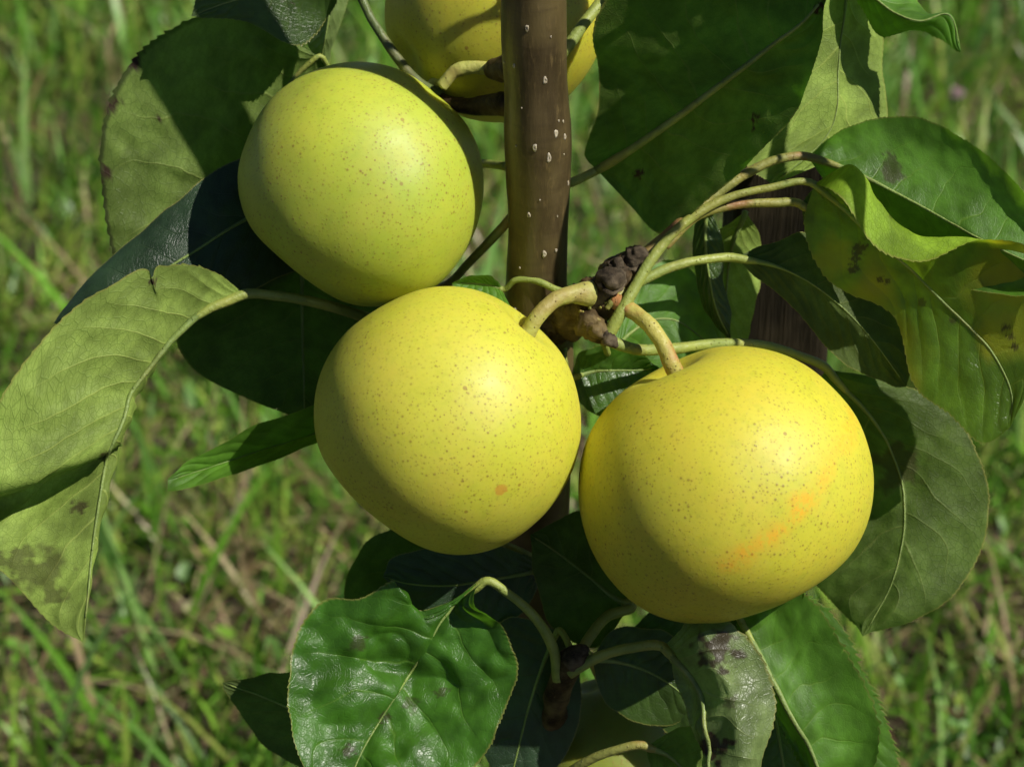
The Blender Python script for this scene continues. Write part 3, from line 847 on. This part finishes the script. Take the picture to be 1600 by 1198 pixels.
# J  small leaf top right
leaf([[(1320, -60, 40), (1345, 10, 30), (1378, 57, 25), (1425, 47, 10), (1465, 58, 0), (1502, 82, -4)],
      [(1320, -60, 40), (1362, -8, 6), (1402, 22, -10), (1440, 33, -18), (1480, 22, -18), (1502, 82, -4)],
      [(1320, -60, 40), (1390, -40, 45), (1425, -5, 36), (1450, 22, 18), (1482, 24, 6), (1502, 82, -4)]],
     1, 'top', 'leaf_bright', serr=4, teeth=34, crinkle=3, seed=10, rib=(2, 1), label='bright leaf with curled toothed tip in the upper right')
# K  large right leaf
leaf([[(1262, 245, 0), (1310, 205, -8), (1380, 182, -20), (1450, 189, -40), (1530, 238, -70), (1600, 304, -100), (1700, 440, -130)],
      [(1262, 245, 0), (1330, 268, -15), (1400, 302, -32), (1470, 340, -55), (1540, 378, -85), (1610, 412, -108), (1700, 440, -130)],
      [(1262, 245, 0), (1320, 325, 15), (1380, 385, 5), (1450, 430, -20), (1530, 455, -50), (1610, 458, -90), (1700, 440, -130)]],
     1, 'top', 'leaf_bright', veins=9, serr=3.6, teeth=70, crinkle=4, quilt=1.0, cup=16, seed=11, rib=(2.4, 0.8), damage=[(1392, 262, 22, .7)],
     petiole=[(1000, 405, -12), (1040, 370, -16), (1100, 318, -16), (1160, 275, -10), (1220, 248, -6), (1262, 245, 0)], pr=(11, 7), pmat='petiole_red',
     label='large arched green leaf reaching the right edge of the picture')
# M  yellowing leaf with a rolled edge
leaf([[(1272, 288, -20), (1258, 350, 5), (1300, 440, 20), (1395, 490, 22), (1425, 595, 25), (1478, 640, 18), (1538, 690, 8), (1578, 668, 0)],
      [(1272, 288, -20), (1290, 335, -8), (1338, 412, 0), (1415, 462, 4), (1462, 545, 4), (1515, 596, 2), (1562, 652, 0), (1578, 668, 0)],
      [(1272, 288, -20), (1312, 322, -26), (1372, 378, -24), (1436, 434, -22), (1494, 492, -20), (1548, 548, -16), (1582, 620, -6), (1578, 668, 0)],
      [(1272, 288, -20), (1318, 290, -42), (1375, 345, -46), (1432, 392, -48), (1506, 428, -52), (1580, 490, -42), (1600, 585, -20), (1578, 668, 0)],
      [(1272, 288, -20), (1328, 254, -68), (1376, 318, -84), (1430, 364, -92), (1520, 374, -92), (1606, 440, -74), (1618, 560, -30), (1578, 668, 0)],
      [(1272, 288, -20), (1308, 300, -96), (1366, 384, -112), (1436, 407, -122), (1536, 374, -116), (1632, 402, -96), (1640, 535, -40), (1578, 668, 0)]],
     2, 'top', 'leaf_yellow', veins=10, serr=3.6, teeth=46, crinkle=3, quilt=1.8, seed=12, nv=300, nu=90, rib=(3, 1.2), ageing=[(1590, 430, 90, .9), (1575, 520, 60, .7), (1300, 400, 40, .5)], damage=[(1345, 385, 12, .8), (1338, 402, 10, .8), (1332, 420, 9, .8), (1572, 512, 7, .8), (1579, 526, 7, .8), (1585, 542, 6, .8), (1440, 472, 7, .6), (1490, 500, 7, .6), (1400, 335, 9, .5), (1375, 436, 6, .8), (1386, 440, 5, .8), (1285, 300, 8, .6)],
     petiole=[(948, 528, -40), (968, 492, -45), (990, 452, -42), (1020, 402, -34), (1065, 352, -30), (1130, 312, -26), (1200, 294, -22), (1272, 288, -20)], pr=(11, 6),
     label='yellowing blotched leaf with its upper edge rolled over, at the right')
# N  dark olive leaf
leaf([[(1150, 403, 45), (1200, 381, 55), (1262, 366, 65), (1340, 396, 80), (1408, 475, 90), (1425, 560, 95), (1416, 604, 92)],
      [(1150, 403, 45), (1200, 412, 50), (1256, 436, 58), (1310, 475, 68), (1358, 525, 78), (1392, 570, 86), (1416, 604, 92)],
      [(1150, 403, 45), (1192, 440, 60), (1245, 488, 70), (1292, 540, 80), (1340, 580, 88), (1384, 598, 92), (1416, 604, 92)]],
     1, 'under', 'leaf_dull_shade', serr=1.6, crinkle=4, seed=13, rib=(1.2, 0.6), petiole=[(965, 460, -5), (1000, 440, 0), (1050, 417, 15), (1105, 405, 32), (1150, 403, 45)], pr=(9, 7),
     label='dull olive leaf in front of the dark wooden stake')
# O  leaf behind the right pear
leaf([[(1292, 576, 150), (1250, 650, 210), (1235, 760, 220), (1262, 890, 200), (1348, 994, 135)],
      [(1292, 576, 150), (1375, 670, 155), (1412, 775, 150), (1402, 890, 140), (1348, 994, 135)],
      [(1292, 576, 150), (1468, 632, 150), (1546, 765, 142), (1492, 925, 138), (1348, 994, 135)]],
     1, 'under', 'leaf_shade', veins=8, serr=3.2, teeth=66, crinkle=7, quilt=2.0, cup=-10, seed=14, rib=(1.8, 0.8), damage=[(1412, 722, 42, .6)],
     petiole=[(952, 532, -35), (985, 544, -30), (1045, 545, 5), (1120, 537, 55), (1200, 541, 105), (1255, 558, 135), (1292, 576, 150)], pr=(10, 7),
     label='broad rounded leaf half shaded behind the right pear')
# P  pair of toothed leaves at the bottom right
leaf([[(1150, 955, 10), (1160, 1010, 20), (1190, 1085, 26), (1235, 1160, 26), (1270, 1220, 20), (1316, 1300, 10)],
      [(1150, 955, 10), (1192, 1035, -2), (1230, 1105, -8), (1262, 1165, -10), (1285, 1220, -6), (1316, 1300, 10)],
      [(1150, 955, 10), (1205, 925, -10), (1262, 932, -20), (1325, 1025, -22), (1374, 1140, -18), (1316, 1300, 10)]],
     1, 'top', 'leaf_bright', serr=11, teeth=40, crinkle=5, quilt=3.0, cup=14, seed=15, rib=(5, 1.5), petiole=[(1040, 990, 230), (1110, 950, 150), (1150, 955, 10)],
     label='green leaf with bristly teeth and pale midrib under the right pear')
leaf([[(1225, 915, 60), (1215, 980, 70), (1240, 1060, 75), (1270, 1140, 75), (1300, 1220, 70), (1350, 1300, 60)],
      [(1225, 915, 60), (1250, 980, 52), (1285, 1055, 48), (1315, 1130, 48), (1335, 1210, 52), (1350, 1300, 60)],
      [(1225, 915, 60), (1290, 950, 48), (1346, 1045, 42), (1384, 1130, 42), (1400, 1215, 48), (1350, 1300, 60)]],
     1, 'top', 'leaf_bright', serr=11, teeth=40, crinkle=3, quilt=2.0, seed=16, label='green bristly leaf behind the other at the bottom right')
# Q  crumpled silvery leaf
leaf([[(1040, 1012, -30), (1050, 1060, -25), (1072, 1110, -40), (1085, 1160, -55), (1090, 1210, -65), (1140, 1290, -90)],
      [(1040, 1012, -30), (1068, 1045, -72), (1086, 1100, -98), (1096, 1150, -112), (1105, 1210, -118), (1140, 1290, -90)],
      [(1040, 1010, -30), (1092, 1000, -112), (1130, 1070, -138), (1150, 1120, -142), (1158, 1200, -140), (1140, 1290, -90)],
      [(1040, 1006, -30), (1105, 955, -96), (1188, 1025, -100), (1216, 1090, -104), (1200, 1165, -108), (1140, 1290, -90)]],
     1, 'under', 'leaf_silver', serr=5, teeth=30, crinkle=9, quilt=3, blister=20, seed=17, nv=260, nu=80, rib=(5, 2), damage=[(1125, 1012, 32, .9), (1120, 1165, 26, 1), (1140, 1095, 12, .5)],
     petiole=[(890, 1052, 40), (930, 1028, 24), (985, 1012, 0), (1040, 1012, -30)], pr=(9, 8), label='crumpled silvery leaf with a brown patch under the right pear')
# R  glossy blistered leaf at the bottom
leaf([[(757, 904, -20), (705, 936, -25), (645, 958, -22), (616, 945, -34), (618, 909, -58), (562, 935, -50), (505, 940, -44), (472, 985, -48), (455, 1060, -64), (457, 1130, -82), (480, 1200, -94), (530, 1270, -100)],
      [(757, 908, -20), (725, 932, -12), (695, 962, -6), (670, 1002, 6), (645, 1045, 6), (615, 1092, -6), (585, 1140, -26), (562, 1180, -46), (545, 1225, -74), (530, 1270, -100)],
      [(757, 906, -20), (742, 920, -46), (740, 942, -52), (790, 986, -46), (810, 1040, -40), (800, 1095, -36), (770, 1155, -50), (710, 1225, -70), (620, 1275, -90), (530, 1270, -100)]],
     1, 'top', 'leaf_gloss', veins=7, serr=3.4, teeth=70, crinkle=11, quilt=4, blister=22, seed=21, nv=300, nu=100, rib=(2.2, 1.2), damage=[(558, 1003, 14, .6), (640, 1098, 14, .5), (600, 1120, 9, .7), (545, 1170, 12, .7), (690, 1080, 10, .6)],
     petiole=[(872, 1062, 55), (864, 1012, 30), (836, 964, 5), (795, 928, -12), (757, 907, -20)], pr=(9, 7), label='glossy blistered green leaf at the bottom centre left')
# S  dark leaf lower left
leaf([[(560, 1150, 60), (500, 1075, 60), (455, 1050, 62), (400, 1058, 66), (348, 1066, 70)], [(560, 1165, 60), (500, 1130, 70), (450, 1105, 76), (395, 1082, 74), (348, 1066, 70)],
      [(560, 1190, 60), (480, 1202, 82), (405, 1155, 88), (365, 1098, 80), (348, 1066, 70)]],
     1, 'under', 'leaf_dull_shade', serr=2, seed=22, petiole=[(850, 1120, 140), (700, 1150, 130), (560, 1168, 60)], label='small dark leaf behind the glossy leaf at the lower left')
# T  olive and dark leaves below the middle pear
leaf([[(720, 850, 140), (650, 815, 130), (585, 840, 122), (545, 895, 120), (545, 960, 122), (600, 1020, 130)], [(720, 860, 140), (675, 870, 140), (640, 895, 140), (615, 935, 138), (600, 975, 134), (600, 1020, 130)],
      [(720, 870, 140), (740, 910, 170), (735, 950, 175), (700, 990, 165), (650, 1015, 150), (600, 1020, 130)]],
     1, 'under', 'leaf_dull_shade', serr=1.5, seed=23, petiole=[(850, 880, 240), (780, 850, 190), (720, 860, 140)], label='olive leaf tucked under the middle pear')
leaf([[(850, 880, 160), (760, 850, 90), (660, 858, 70), (610, 876, 60), (598, 900, 58)], [(850, 890, 160), (770, 905, 95), (690, 915, 75), (630, 910, 62), (598, 900, 58)], [(850, 900, 160), (800, 965, 110), (700, 985, 95), (640, 950, 75), (598, 900, 58)]],
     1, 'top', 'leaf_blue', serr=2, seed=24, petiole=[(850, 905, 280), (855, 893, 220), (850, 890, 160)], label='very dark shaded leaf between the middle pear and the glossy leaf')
# W  dark leaf between and under the two big pears
leaf([[(985, 945, 120), (930, 1010, 120), (870, 985, 115), (840, 920, 110), (828, 835, 105)], [(985, 945, 120), (955, 930, 128), (925, 905, 130), (880, 870, 122), (828, 835, 105)], [(985, 945, 120), (1010, 880, 150), (980, 830, 160), (910, 800, 140), (828, 835, 105)]],
     1, 'under', 'leaf_dull_shade', serr=1.5, seed=25, petiole=[(905, 1022, 35), (925, 990, 60), (950, 962, 95), (985, 945, 120)], pr=(9, 8), label='dark leaf below the gap between the two front pears')
# leaves round the spur
leaf([[(955, 545, 60), (975, 470, 110), (1010, 425, 130), (1060, 408, 145), (1112, 470, 160), (1130, 560, 165)], [(955, 550, 60), (985, 520, 100), (1020, 500, 120), (1055, 500, 135), (1092, 525, 150), (1130, 560, 165)], [(955, 555, 60), (985, 580, 110), (1020, 590, 130), (1060, 592, 140), (1100, 585, 155), (1130, 560, 165)]],
     1, 'top', 'leaf_bright', serr=1.5, crinkle=4, seed=26, petiole=[(935, 520, -5), (945, 540, 20), (955, 550, 60)], label='green leaf behind the reddish fruit stem of the right pear')
leaf([[(1105, 318, 70), (1082, 370, 95), (1088, 440, 110), (1112, 500, 118), (1142, 530, 120)], [(1105, 318, 70), (1102, 370, 82), (1108, 430, 92), (1122, 490, 105), (1142, 530, 120)], [(1105, 318, 70), (1128, 370, 90), (1130, 430, 100), (1140, 485, 112), (1142, 530, 120)]],
     1, 'top', 'leaf_dull_shade', serr=1, seed=27, rib=(2.5, 1), petiole=[(1000, 420, 0), (1050, 365, 20), (1085, 325, 50), (1105, 318, 70)], pr=(6, 5), label='narrow dark leaf hanging left of the wooden stake')
leaf([[(1165, 330, 180), (1110, 370, 190), (1085, 440, 200), (1095, 520, 205), (1140, 570, 205)], [(1165, 330, 180), (1145, 380, 200), (1135, 440, 212), (1135, 510, 215), (1140, 570, 205)], [(1165, 330, 180), (1190, 380, 225), (1185, 450, 235), (1170, 520, 230), (1140, 570, 205)]],
     1, 'under', 'leaf_pale', serr=1, seed=28, label='pale leaf sliver between the narrow dark leaf and the stake')
leaf([[(1252, 320, 5), (1268, 300, 0), (1300, 320, 15), (1330, 380, 30), (1345, 450, 40)], [(1252, 320, 5), (1275, 335, 12), (1300, 365, 22), (1325, 405, 32), (1345, 450, 40)], [(1252, 320, 5), (1262, 370, 25), (1290, 420, 38), (1320, 450, 44), (1345, 450, 40)]],
     1, 'under', 'leaf_dull_shade', serr=2, seed=29, petiole=[(1040, 385, -20), (1090, 338, -16), (1150, 320, -12), (1210, 317, -5), (1252, 320, 5)], pr=(7, 7), pmat='petiole_red', label='small dull leaf hidden under the yellowing rolled leaf')
leaf([[(895, 585, 55), (905, 548, 45), (950, 540, 40), (1000, 548, 50), (1030, 575, 70)], [(895, 590, 55), (930, 580, 62), (965, 578, 68), (1000, 578, 72), (1030, 575, 70)], [(895, 600, 55), (915, 640, 50), (960, 655, 55), (1000, 620, 65), (1030, 575, 70)]],
     1, 'top', 'leaf', serr=2, crinkle=6, seed=30, petiole=[(880, 540, 110), (882, 565, 80), (895, 590, 55)], label='small dark curled leaf between the two front pears under the spur')
leaf([[(785, 450, 40), (770, 432, 22), (745, 430, 18), (706, 443, 30)], [(785, 452, 40), (768, 446, 40), (745, 443, 40), (706, 443, 30)], [(785, 456, 40), (800, 490, 10), (760, 480, 15), (706, 443, 30)]],
     1, 'top', 'leaf_bright', serr=0.8, teeth=20, crinkle=2, seed=31, rib=(2.5, 1), petiole=[(905, 465, 10), (868, 452, 15), (835, 438, 20), (805, 438, 28), (785, 452, 40)], pr=(6, 5), label='tiny bright leaf just above the middle pear by the trunk')
leaf([[(1010, 1166, -5), (1050, 1140, -2), (1090, 1140, 8), (1110, 1180, 14), (1100, 1260, 20)], [(1010, 1166, -5), (1040, 1178, 5), (1065, 1200, 10), (1085, 1230, 16), (1100, 1260, 20)], [(1010, 1166, -5), (1015, 1200, 10), (1035, 1240, 18), (1070, 1265, 22), (1100, 1260, 20)]],
     1, 'under', 'leaf', serr=1.5, seed=32, petiole=[(850, 1260, 90), (880, 1215, 50), (915, 1190, 20), (960, 1172, 2), (1010, 1166, -5)], pr=(8, 7), pmat='petiole_red', label='green leaf with reddish petiole at the bottom edge')
leaf([[(925, 1030, 60), (960, 985, 75), (1030, 985, 85), (1085, 1030, 95), (1090, 1110, 100)], [(925, 1030, 60), (970, 1035, 68), (1015, 1050, 76), (1055, 1075, 86), (1090, 1110, 100)], [(925, 1030, 60), (940, 1085, 80), (985, 1125, 95), (1045, 1130, 105), (1090, 1110, 100)]],
     1, 'top', 'leaf_dull_shade', serr=1.5, seed=33, label='dim leaf behind the crumpled silvery leaf')
leaf([[(1205, 1090, 60), (1180, 1130, 60), (1180, 1190, 62), (1230, 1280, 70)], [(1205, 1090, 60), (1215, 1140, 52), (1225, 1200, 52), (1230, 1280, 70)], [(1205, 1090, 60), (1240, 1120, 62), (1262, 1190, 66), (1230, 1280, 70)]],
     1, 'top', 'leaf_dull_shade', serr=5, teeth=26, seed=34, label='dark toothed leaf between the bottom right leaves')
leaf([[(985, 985, 120), (1040, 940, 110), (1120, 950, 95), (1190, 1010, 80), (1225, 1090, 70)], [(985, 985, 120), (1040, 1000, 105), (1100, 1025, 92), (1160, 1055, 80), (1225, 1090, 70)], [(985, 985, 120), (1005, 1090, 118), (1065, 1165, 108), (1150, 1175, 90), (1225, 1090, 70)]],
     1, 'top', 'leaf_dull_shade', serr=2, seed=36, label='leaf added to shade the bottom pear, behind the silvery crumpled leaf')  # added for its shadow on the lowest pear, mostly out of sight
leaf([[(872, 985, 90), (800, 965, 100), (748, 1020, 110), (735, 1110, 125), (790, 1250, 150)], [(872, 985, 90), (848, 1040, 105), (828, 1100, 118), (810, 1170, 132), (790, 1250, 150)], [(872, 985, 90), (905, 1050, 130), (905, 1120, 145), (870, 1200, 155), (790, 1250, 150)]],
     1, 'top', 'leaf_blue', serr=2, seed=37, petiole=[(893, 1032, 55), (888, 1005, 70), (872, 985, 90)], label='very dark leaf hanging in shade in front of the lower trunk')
# leaves higher on the tree, above the picture
leaf([[(948, -10, -60), (930, -80, -60), (980, -190, -80), (1070, -230, -110), (1130, -200, -130)], [(948, -10, -60), (985, -65, -100), (1035, -120, -125), (1085, -165, -135), (1130, -200, -130)], [(948, -10, -60), (1020, -30, -120), (1100, -80, -160), (1140, -140, -160), (1130, -200, -130)]],
     1, 'under', 'leaf', seed=35, petiole=[(868, 95, -75), (885, 75, -78), (912, 38, -72), (948, -10, -60)], pr=(11, 9), label='leaf just above the top of the picture right of the trunk')
for k, (bx, by, bd, tx_, ty, td, wd) in enumerate(((1500, -120, -260, 1720, -300, -420, 150), (1620, -40, -330, 1900, -200, -500, 170), (1480, -330, -330, 1700, -480, -520, 150), (930, -150, -150, 1040, -330, -260, 110), (1330, -130, -330, 1560, -270, -520, 105), (1370, -250, -430, 1640, -140, -520, 100))):
    b = np.array([bx, by, bd], float); e = np.array([tx_, ty, td], float)
    ax = e - b; side = np.cross(ax, np.array([0.0, 0.45, 1.0])); side /= np.linalg.norm(side)
    m_ = [b + ax * t for t in (0, .25, .5, .75, 1)]
    w_ = [0, .8, 1, .65, 0]
    leaf([[tuple(p + side * wd * q_) for p, q_ in zip(m_, w_)], [tuple(p + np.array([0, 0, 14 * q_])) for p, q_ in zip(m_, w_)], [tuple(p - side * wd * q_) for p, q_ in zip(m_, w_)]],
         1, 'top', 'leaf', seed=40 + k, nv=120, nu=32, petiole=[(840, by + 60 - 100, trunk_d(by - 40)), tuple((b + np.array([840, by, trunk_d(by)])) / 2 + np.array([0, -20, 0])), tuple(b)], label=None)

# ------------------------------------------------------------------ pears
def pear(cx, cy, d, R, axis, kax, mat, stem, stem_r, stem_mat, label, squash=1.0, dimple=0.10, calyx_flat=0.16, seed=0, lob=0.014, conic=0.03):
    """axis: direction of the stem end in camera space (right, up, towards the camera)"""
    c = W(np.array([cx, cy, d], float))
    sc = S * (1 + d / FPX)
    az = camvec(np.array(axis, float)); az /= np.linalg.norm(az)
    ref = camvec(np.array([0.2, 0.1, 1.0])); ax = np.cross(ref, az); ax /= np.linalg.norm(ax); ay = np.cross(az, ax)
    nr, ns = 97, 128
    ph = np.linspace(0, math.pi, nr)[:, None]
    th = np.linspace(0, 2 * math.pi, ns, endpoint=False)[None, :]
    rho = np.sin(ph) ** 0.94 * np.ones_like(th)
    z = np.cos(ph) * kax * np.ones_like(th)
    rho = rho * (1 - conic * np.cos(ph))              # a little narrower at the stem
    z = z - dimple * np.exp(-(rho / 0.20) ** 2) * (ph < 1.5) * 1.0
    z = z + calyx_flat * np.exp(-(rho / 0.42) ** 2) * (ph > 1.6)
    lobes = 1 + lob * np.cos(th * 2 + seed) * np.sin(ph) + lob * 0.6 * np.cos(th * 5 + seed * 2) * np.sin(ph) ** 2 * 0.5
    rho = rho * lobes
    loc = np.stack([rho * np.cos(th), rho * np.sin(th), z], -1)
    loc = loc * (1 + 0.018 * fbm(loc * 1.3 + seed * 3.7, 2))[..., None]
    V = c + (loc[..., 0:1] * ax + loc[..., 1:2] * ay + loc[..., 2:3] * az) * R * sc
    o = mesh_obj('pear', V.reshape(-1, 3), grid_faces(nr, ns, True), mat, None, c)
    o['label'] = label; o['category'] = 'pear'; o['group'] = 'yellow pears on the tree'
    if stem:
        Vt, Ft, _ = tube(stem, stem_r, 80, 24, 0.085, 260)
        mesh_obj('stem', Vt, Ft, M[stem_mat], o, Vt[0])
    # dried calyx in the hollow of the lower end
    zb = -kax + calyx_flat
    cc = c + az * (zb * R * sc)
    Vc, Fc = [], []
    for k in range(5):
        a = k * 2 * math.pi / 5
        dirv = ax * math.cos(a) + ay * math.sin(a); sd = -ax * math.sin(a) + ay * math.cos(a)
        i = len(Vc)
        Vc += [cc + dirv * 0.001 + sd * 0.0014, cc + dirv * 0.001 - sd * 0.0014, cc + dirv * 0.0035 - az * 0.0012, cc + dirv * 0.005 - az * 0.003 + sd * 0.0006, cc - az * 0.0006]
        Fc += [(i, i + 1, i + 2), (i, i + 2, i + 3), (i, i + 1, i + 4)]
    mesh_obj('calyx', Vc, Fc, M['scar'], o, cc)
    return o

def surf(cx, cy, d, R, px, py, k=1.0):
    """object-space point on a pear's face that shows at photo position (px, py)"""
    dx, dy = px - cx, py - cy
    dz = math.sqrt(max(R * R - dx * dx - dy * dy, 0)) * k
    v = (RGT * dx - UPV * dy - FWD * dz) * S
    return tuple(v)

YEL = (0.55, 0.53, 0.055); YGR = (0.55, 0.55, 0.040)
m1 = pear_material('pear_skin_green', (0.44, 0.495, 0.045), (0.35, 0.43, 0.038))
m2 = pear_material('pear_skin_yellow', YEL, (0.48, 0.49, 0.036),
                   scar=[(surf(700, 657, -40, 208, 783, 757), 0.0021, (0.50, 0.27, 0.03)), (surf(700, 657, -40, 208, 656, 567), 0.0012, (0.42, 0.22, 0.02)), (surf(700, 657, -40, 208, 668, 585), 0.001, (0.45, 0.28, 0.03)), (surf(700, 657, -40, 208, 705, 812), 0.0005, (0.02, 0.01, 0.01))])
m3 = pear_material('pear_skin_gold', (0.585, 0.53, 0.042), (0.50, 0.49, 0.035),
                   blush=([surf(1132, 757, -40, 226, x_, y_) for x_, y_ in ((1312, 650), (1290, 690), (1262, 735), (1225, 775), (1180, 820), (1120, 862))], 0.0048))
m4 = pear_material('pear_skin_olive', (0.50, 0.46, 0.035), (0.42, 0.42, 0.03))
m5 = pear_material('pear_skin_shade_tint', (0.22, 0.26, 0.028), (0.18, 0.23, 0.024))  # skin colour darkened to stand in for deep shade on the bottom pear
pear(566, 287, 45, 193, (0.62, 0.70, 0.12), 0.97, m1, [(690, 135, 60), (712, 112, 55), (745, 104, 50), (775, 108, 45)], (9, 11, 11, 12), 'stem', 'greenish yellow pear at the upper left', calyx_flat=0.17, seed=1, dimple=0.08)
pear(699, 656, -40, 210, (0.62, 0.74, 0.16), 0.965, m2, [(818, 530, -70), (838, 498, -78), (862, 472, -70), (893, 460, -52), (912, 459, -42), (922, 459, -35)], (14, 12, 12.5, 14, 18, 20), 'stem', 'round yellow pear with a small brown scar in the middle', calyx_flat=0.19, seed=2, dimple=0.09)
pear(1129, 758, -40, 234, (-0.42, 0.90, 0.10), 0.915, m3, [(1062, 596, -70), (1050, 570, -78), (1036, 538, -76), (1012, 505, -62), (985, 484, -45), (962, 470, -30)], (14, 14, 12.5, 12.5, 13, 15), 'stem_red', 'largest golden yellow pear with an orange streak at the right', calyx_flat=0.15, seed=3, dimple=0.12, conic=0.03)
pear(772, 18, 190, 176, (-0.75, -0.45, 0.3), 0.95, m4, [(668, 142, 120), (695, 120, 100), (735, 107, 70), (775, 106, 40)], (10, 11, 11, 12), 'stem', 'shaded pear behind the trunk at the top', seed=4)
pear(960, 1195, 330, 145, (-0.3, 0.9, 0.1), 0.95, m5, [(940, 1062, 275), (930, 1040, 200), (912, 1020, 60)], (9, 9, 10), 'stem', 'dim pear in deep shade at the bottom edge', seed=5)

# ------------------------------------------------------------------ wooden stake, flower
def stake():
    top = W(np.array([1232.0, 140.0, 330.0])); w = 84 * S * 1.1
    x0, y0 = top[0], top[1]
    n = 60
    zs = np.linspace(top[2], -0.1, n)
    prof = []
    for sx, sy in ((-1, -1), (1, -1), (1, 1), (-1, 1)):
        for t in np.linspace(-0.9, 0.9, 9):
            ex, ey = [(t, -1), (1, t), (-t, 1), (-1, -t)][[(-1, -1), (1, -1), (1, 1), (-1, 1)].index((sx, sy))]
            prof.append((ex, ey))
    prof = np.array(prof)
    V = []
    for z in zs:
        q = np.stack([prof[:, 0] * 30, prof[:, 1] * 30 , np.full(len(prof), z * 6)], -1)
        r = w * (1 + 0.03 * fbm(np.stack([prof[:, 0] * 6, prof[:, 1] * 6, np.full(len(prof), z * 3)], -1), 3))
        V.append(np.stack([x0 + prof[:, 0] * r, y0 + prof[:, 1] * r, np.full(len(prof), z)], -1))
    V = np.concatenate(V)
    nc = len(prof)
    F = [tuple(f[::-1]) for f in grid_faces(n, nc, True)]
    V = np.concatenate([V, [[x0, y0, top[2]]]])
    F += [(len(V) - 1, (j + 1) % nc, j) for j in range(nc)]
    o = mesh_obj('stake', V, F, M['stake'], None, (x0, y0, 0))
    o['label'] = 'dark weathered wooden stake standing behind the right pear'; o['category'] = 'stake'
stake()

def flower(px, py):
    k = np.array([(px - 800) / FPX, (599 - py) / FPX])
    ray = FWD + RGT * k[0] + UPV * k[1]
    t = (0.05 - CAM[2]) / ray[2]
    c = CAM + ray * t
    root = empty('clover_flower', (c[0], c[1], 0.0))
    root['label'] = 'tiny pale pink flower head in the grass at the upper right'; root['category'] = 'flower'
    t_ = NT('petal_pink'); pr = t_.principled(Base_Color=(0.62, 0.45, 0.50), Roughness=0.6); t_.l(pr.outputs[0], t_.out.inputs[0])
    V, F = [], []
    for i in range(60):
        a = random.uniform(0, 6.28); e = math.asin(random.uniform(-0.3, 1))
        dv = np.array([math.cos(a) * math.cos(e), math.sin(a) * math.cos(e), math.sin(e)]); s_ = np.cross(dv, [0.1, 0.2, 1.0]); s_ /= np.linalg.norm(s_)
        j = len(V); V += [c + dv * 0.002 - s_ * 0.001, c + dv * 0.002 + s_ * 0.001, c + dv * 0.0085 + s_ * 0.0012, c + dv * 0.0085 - s_ * 0.0012]; F.append((j, j + 1, j + 2, j + 3))
    mesh_obj('flower_head', V, F, t_.m, root, c)
    sv = []
    for z in np.linspace(0, c[2], 5):
        for a in np.linspace(0, 6.28, 6, endpoint=False): sv.append((c[0] + 0.001 * math.cos(a), c[1] + 0.001 * math.sin(a), z))
    mesh_obj('stalk', np.array(sv), grid_faces(5, 6, True), M['petiole'], root, (c[0], c[1], 0))
flower(1495, 148)
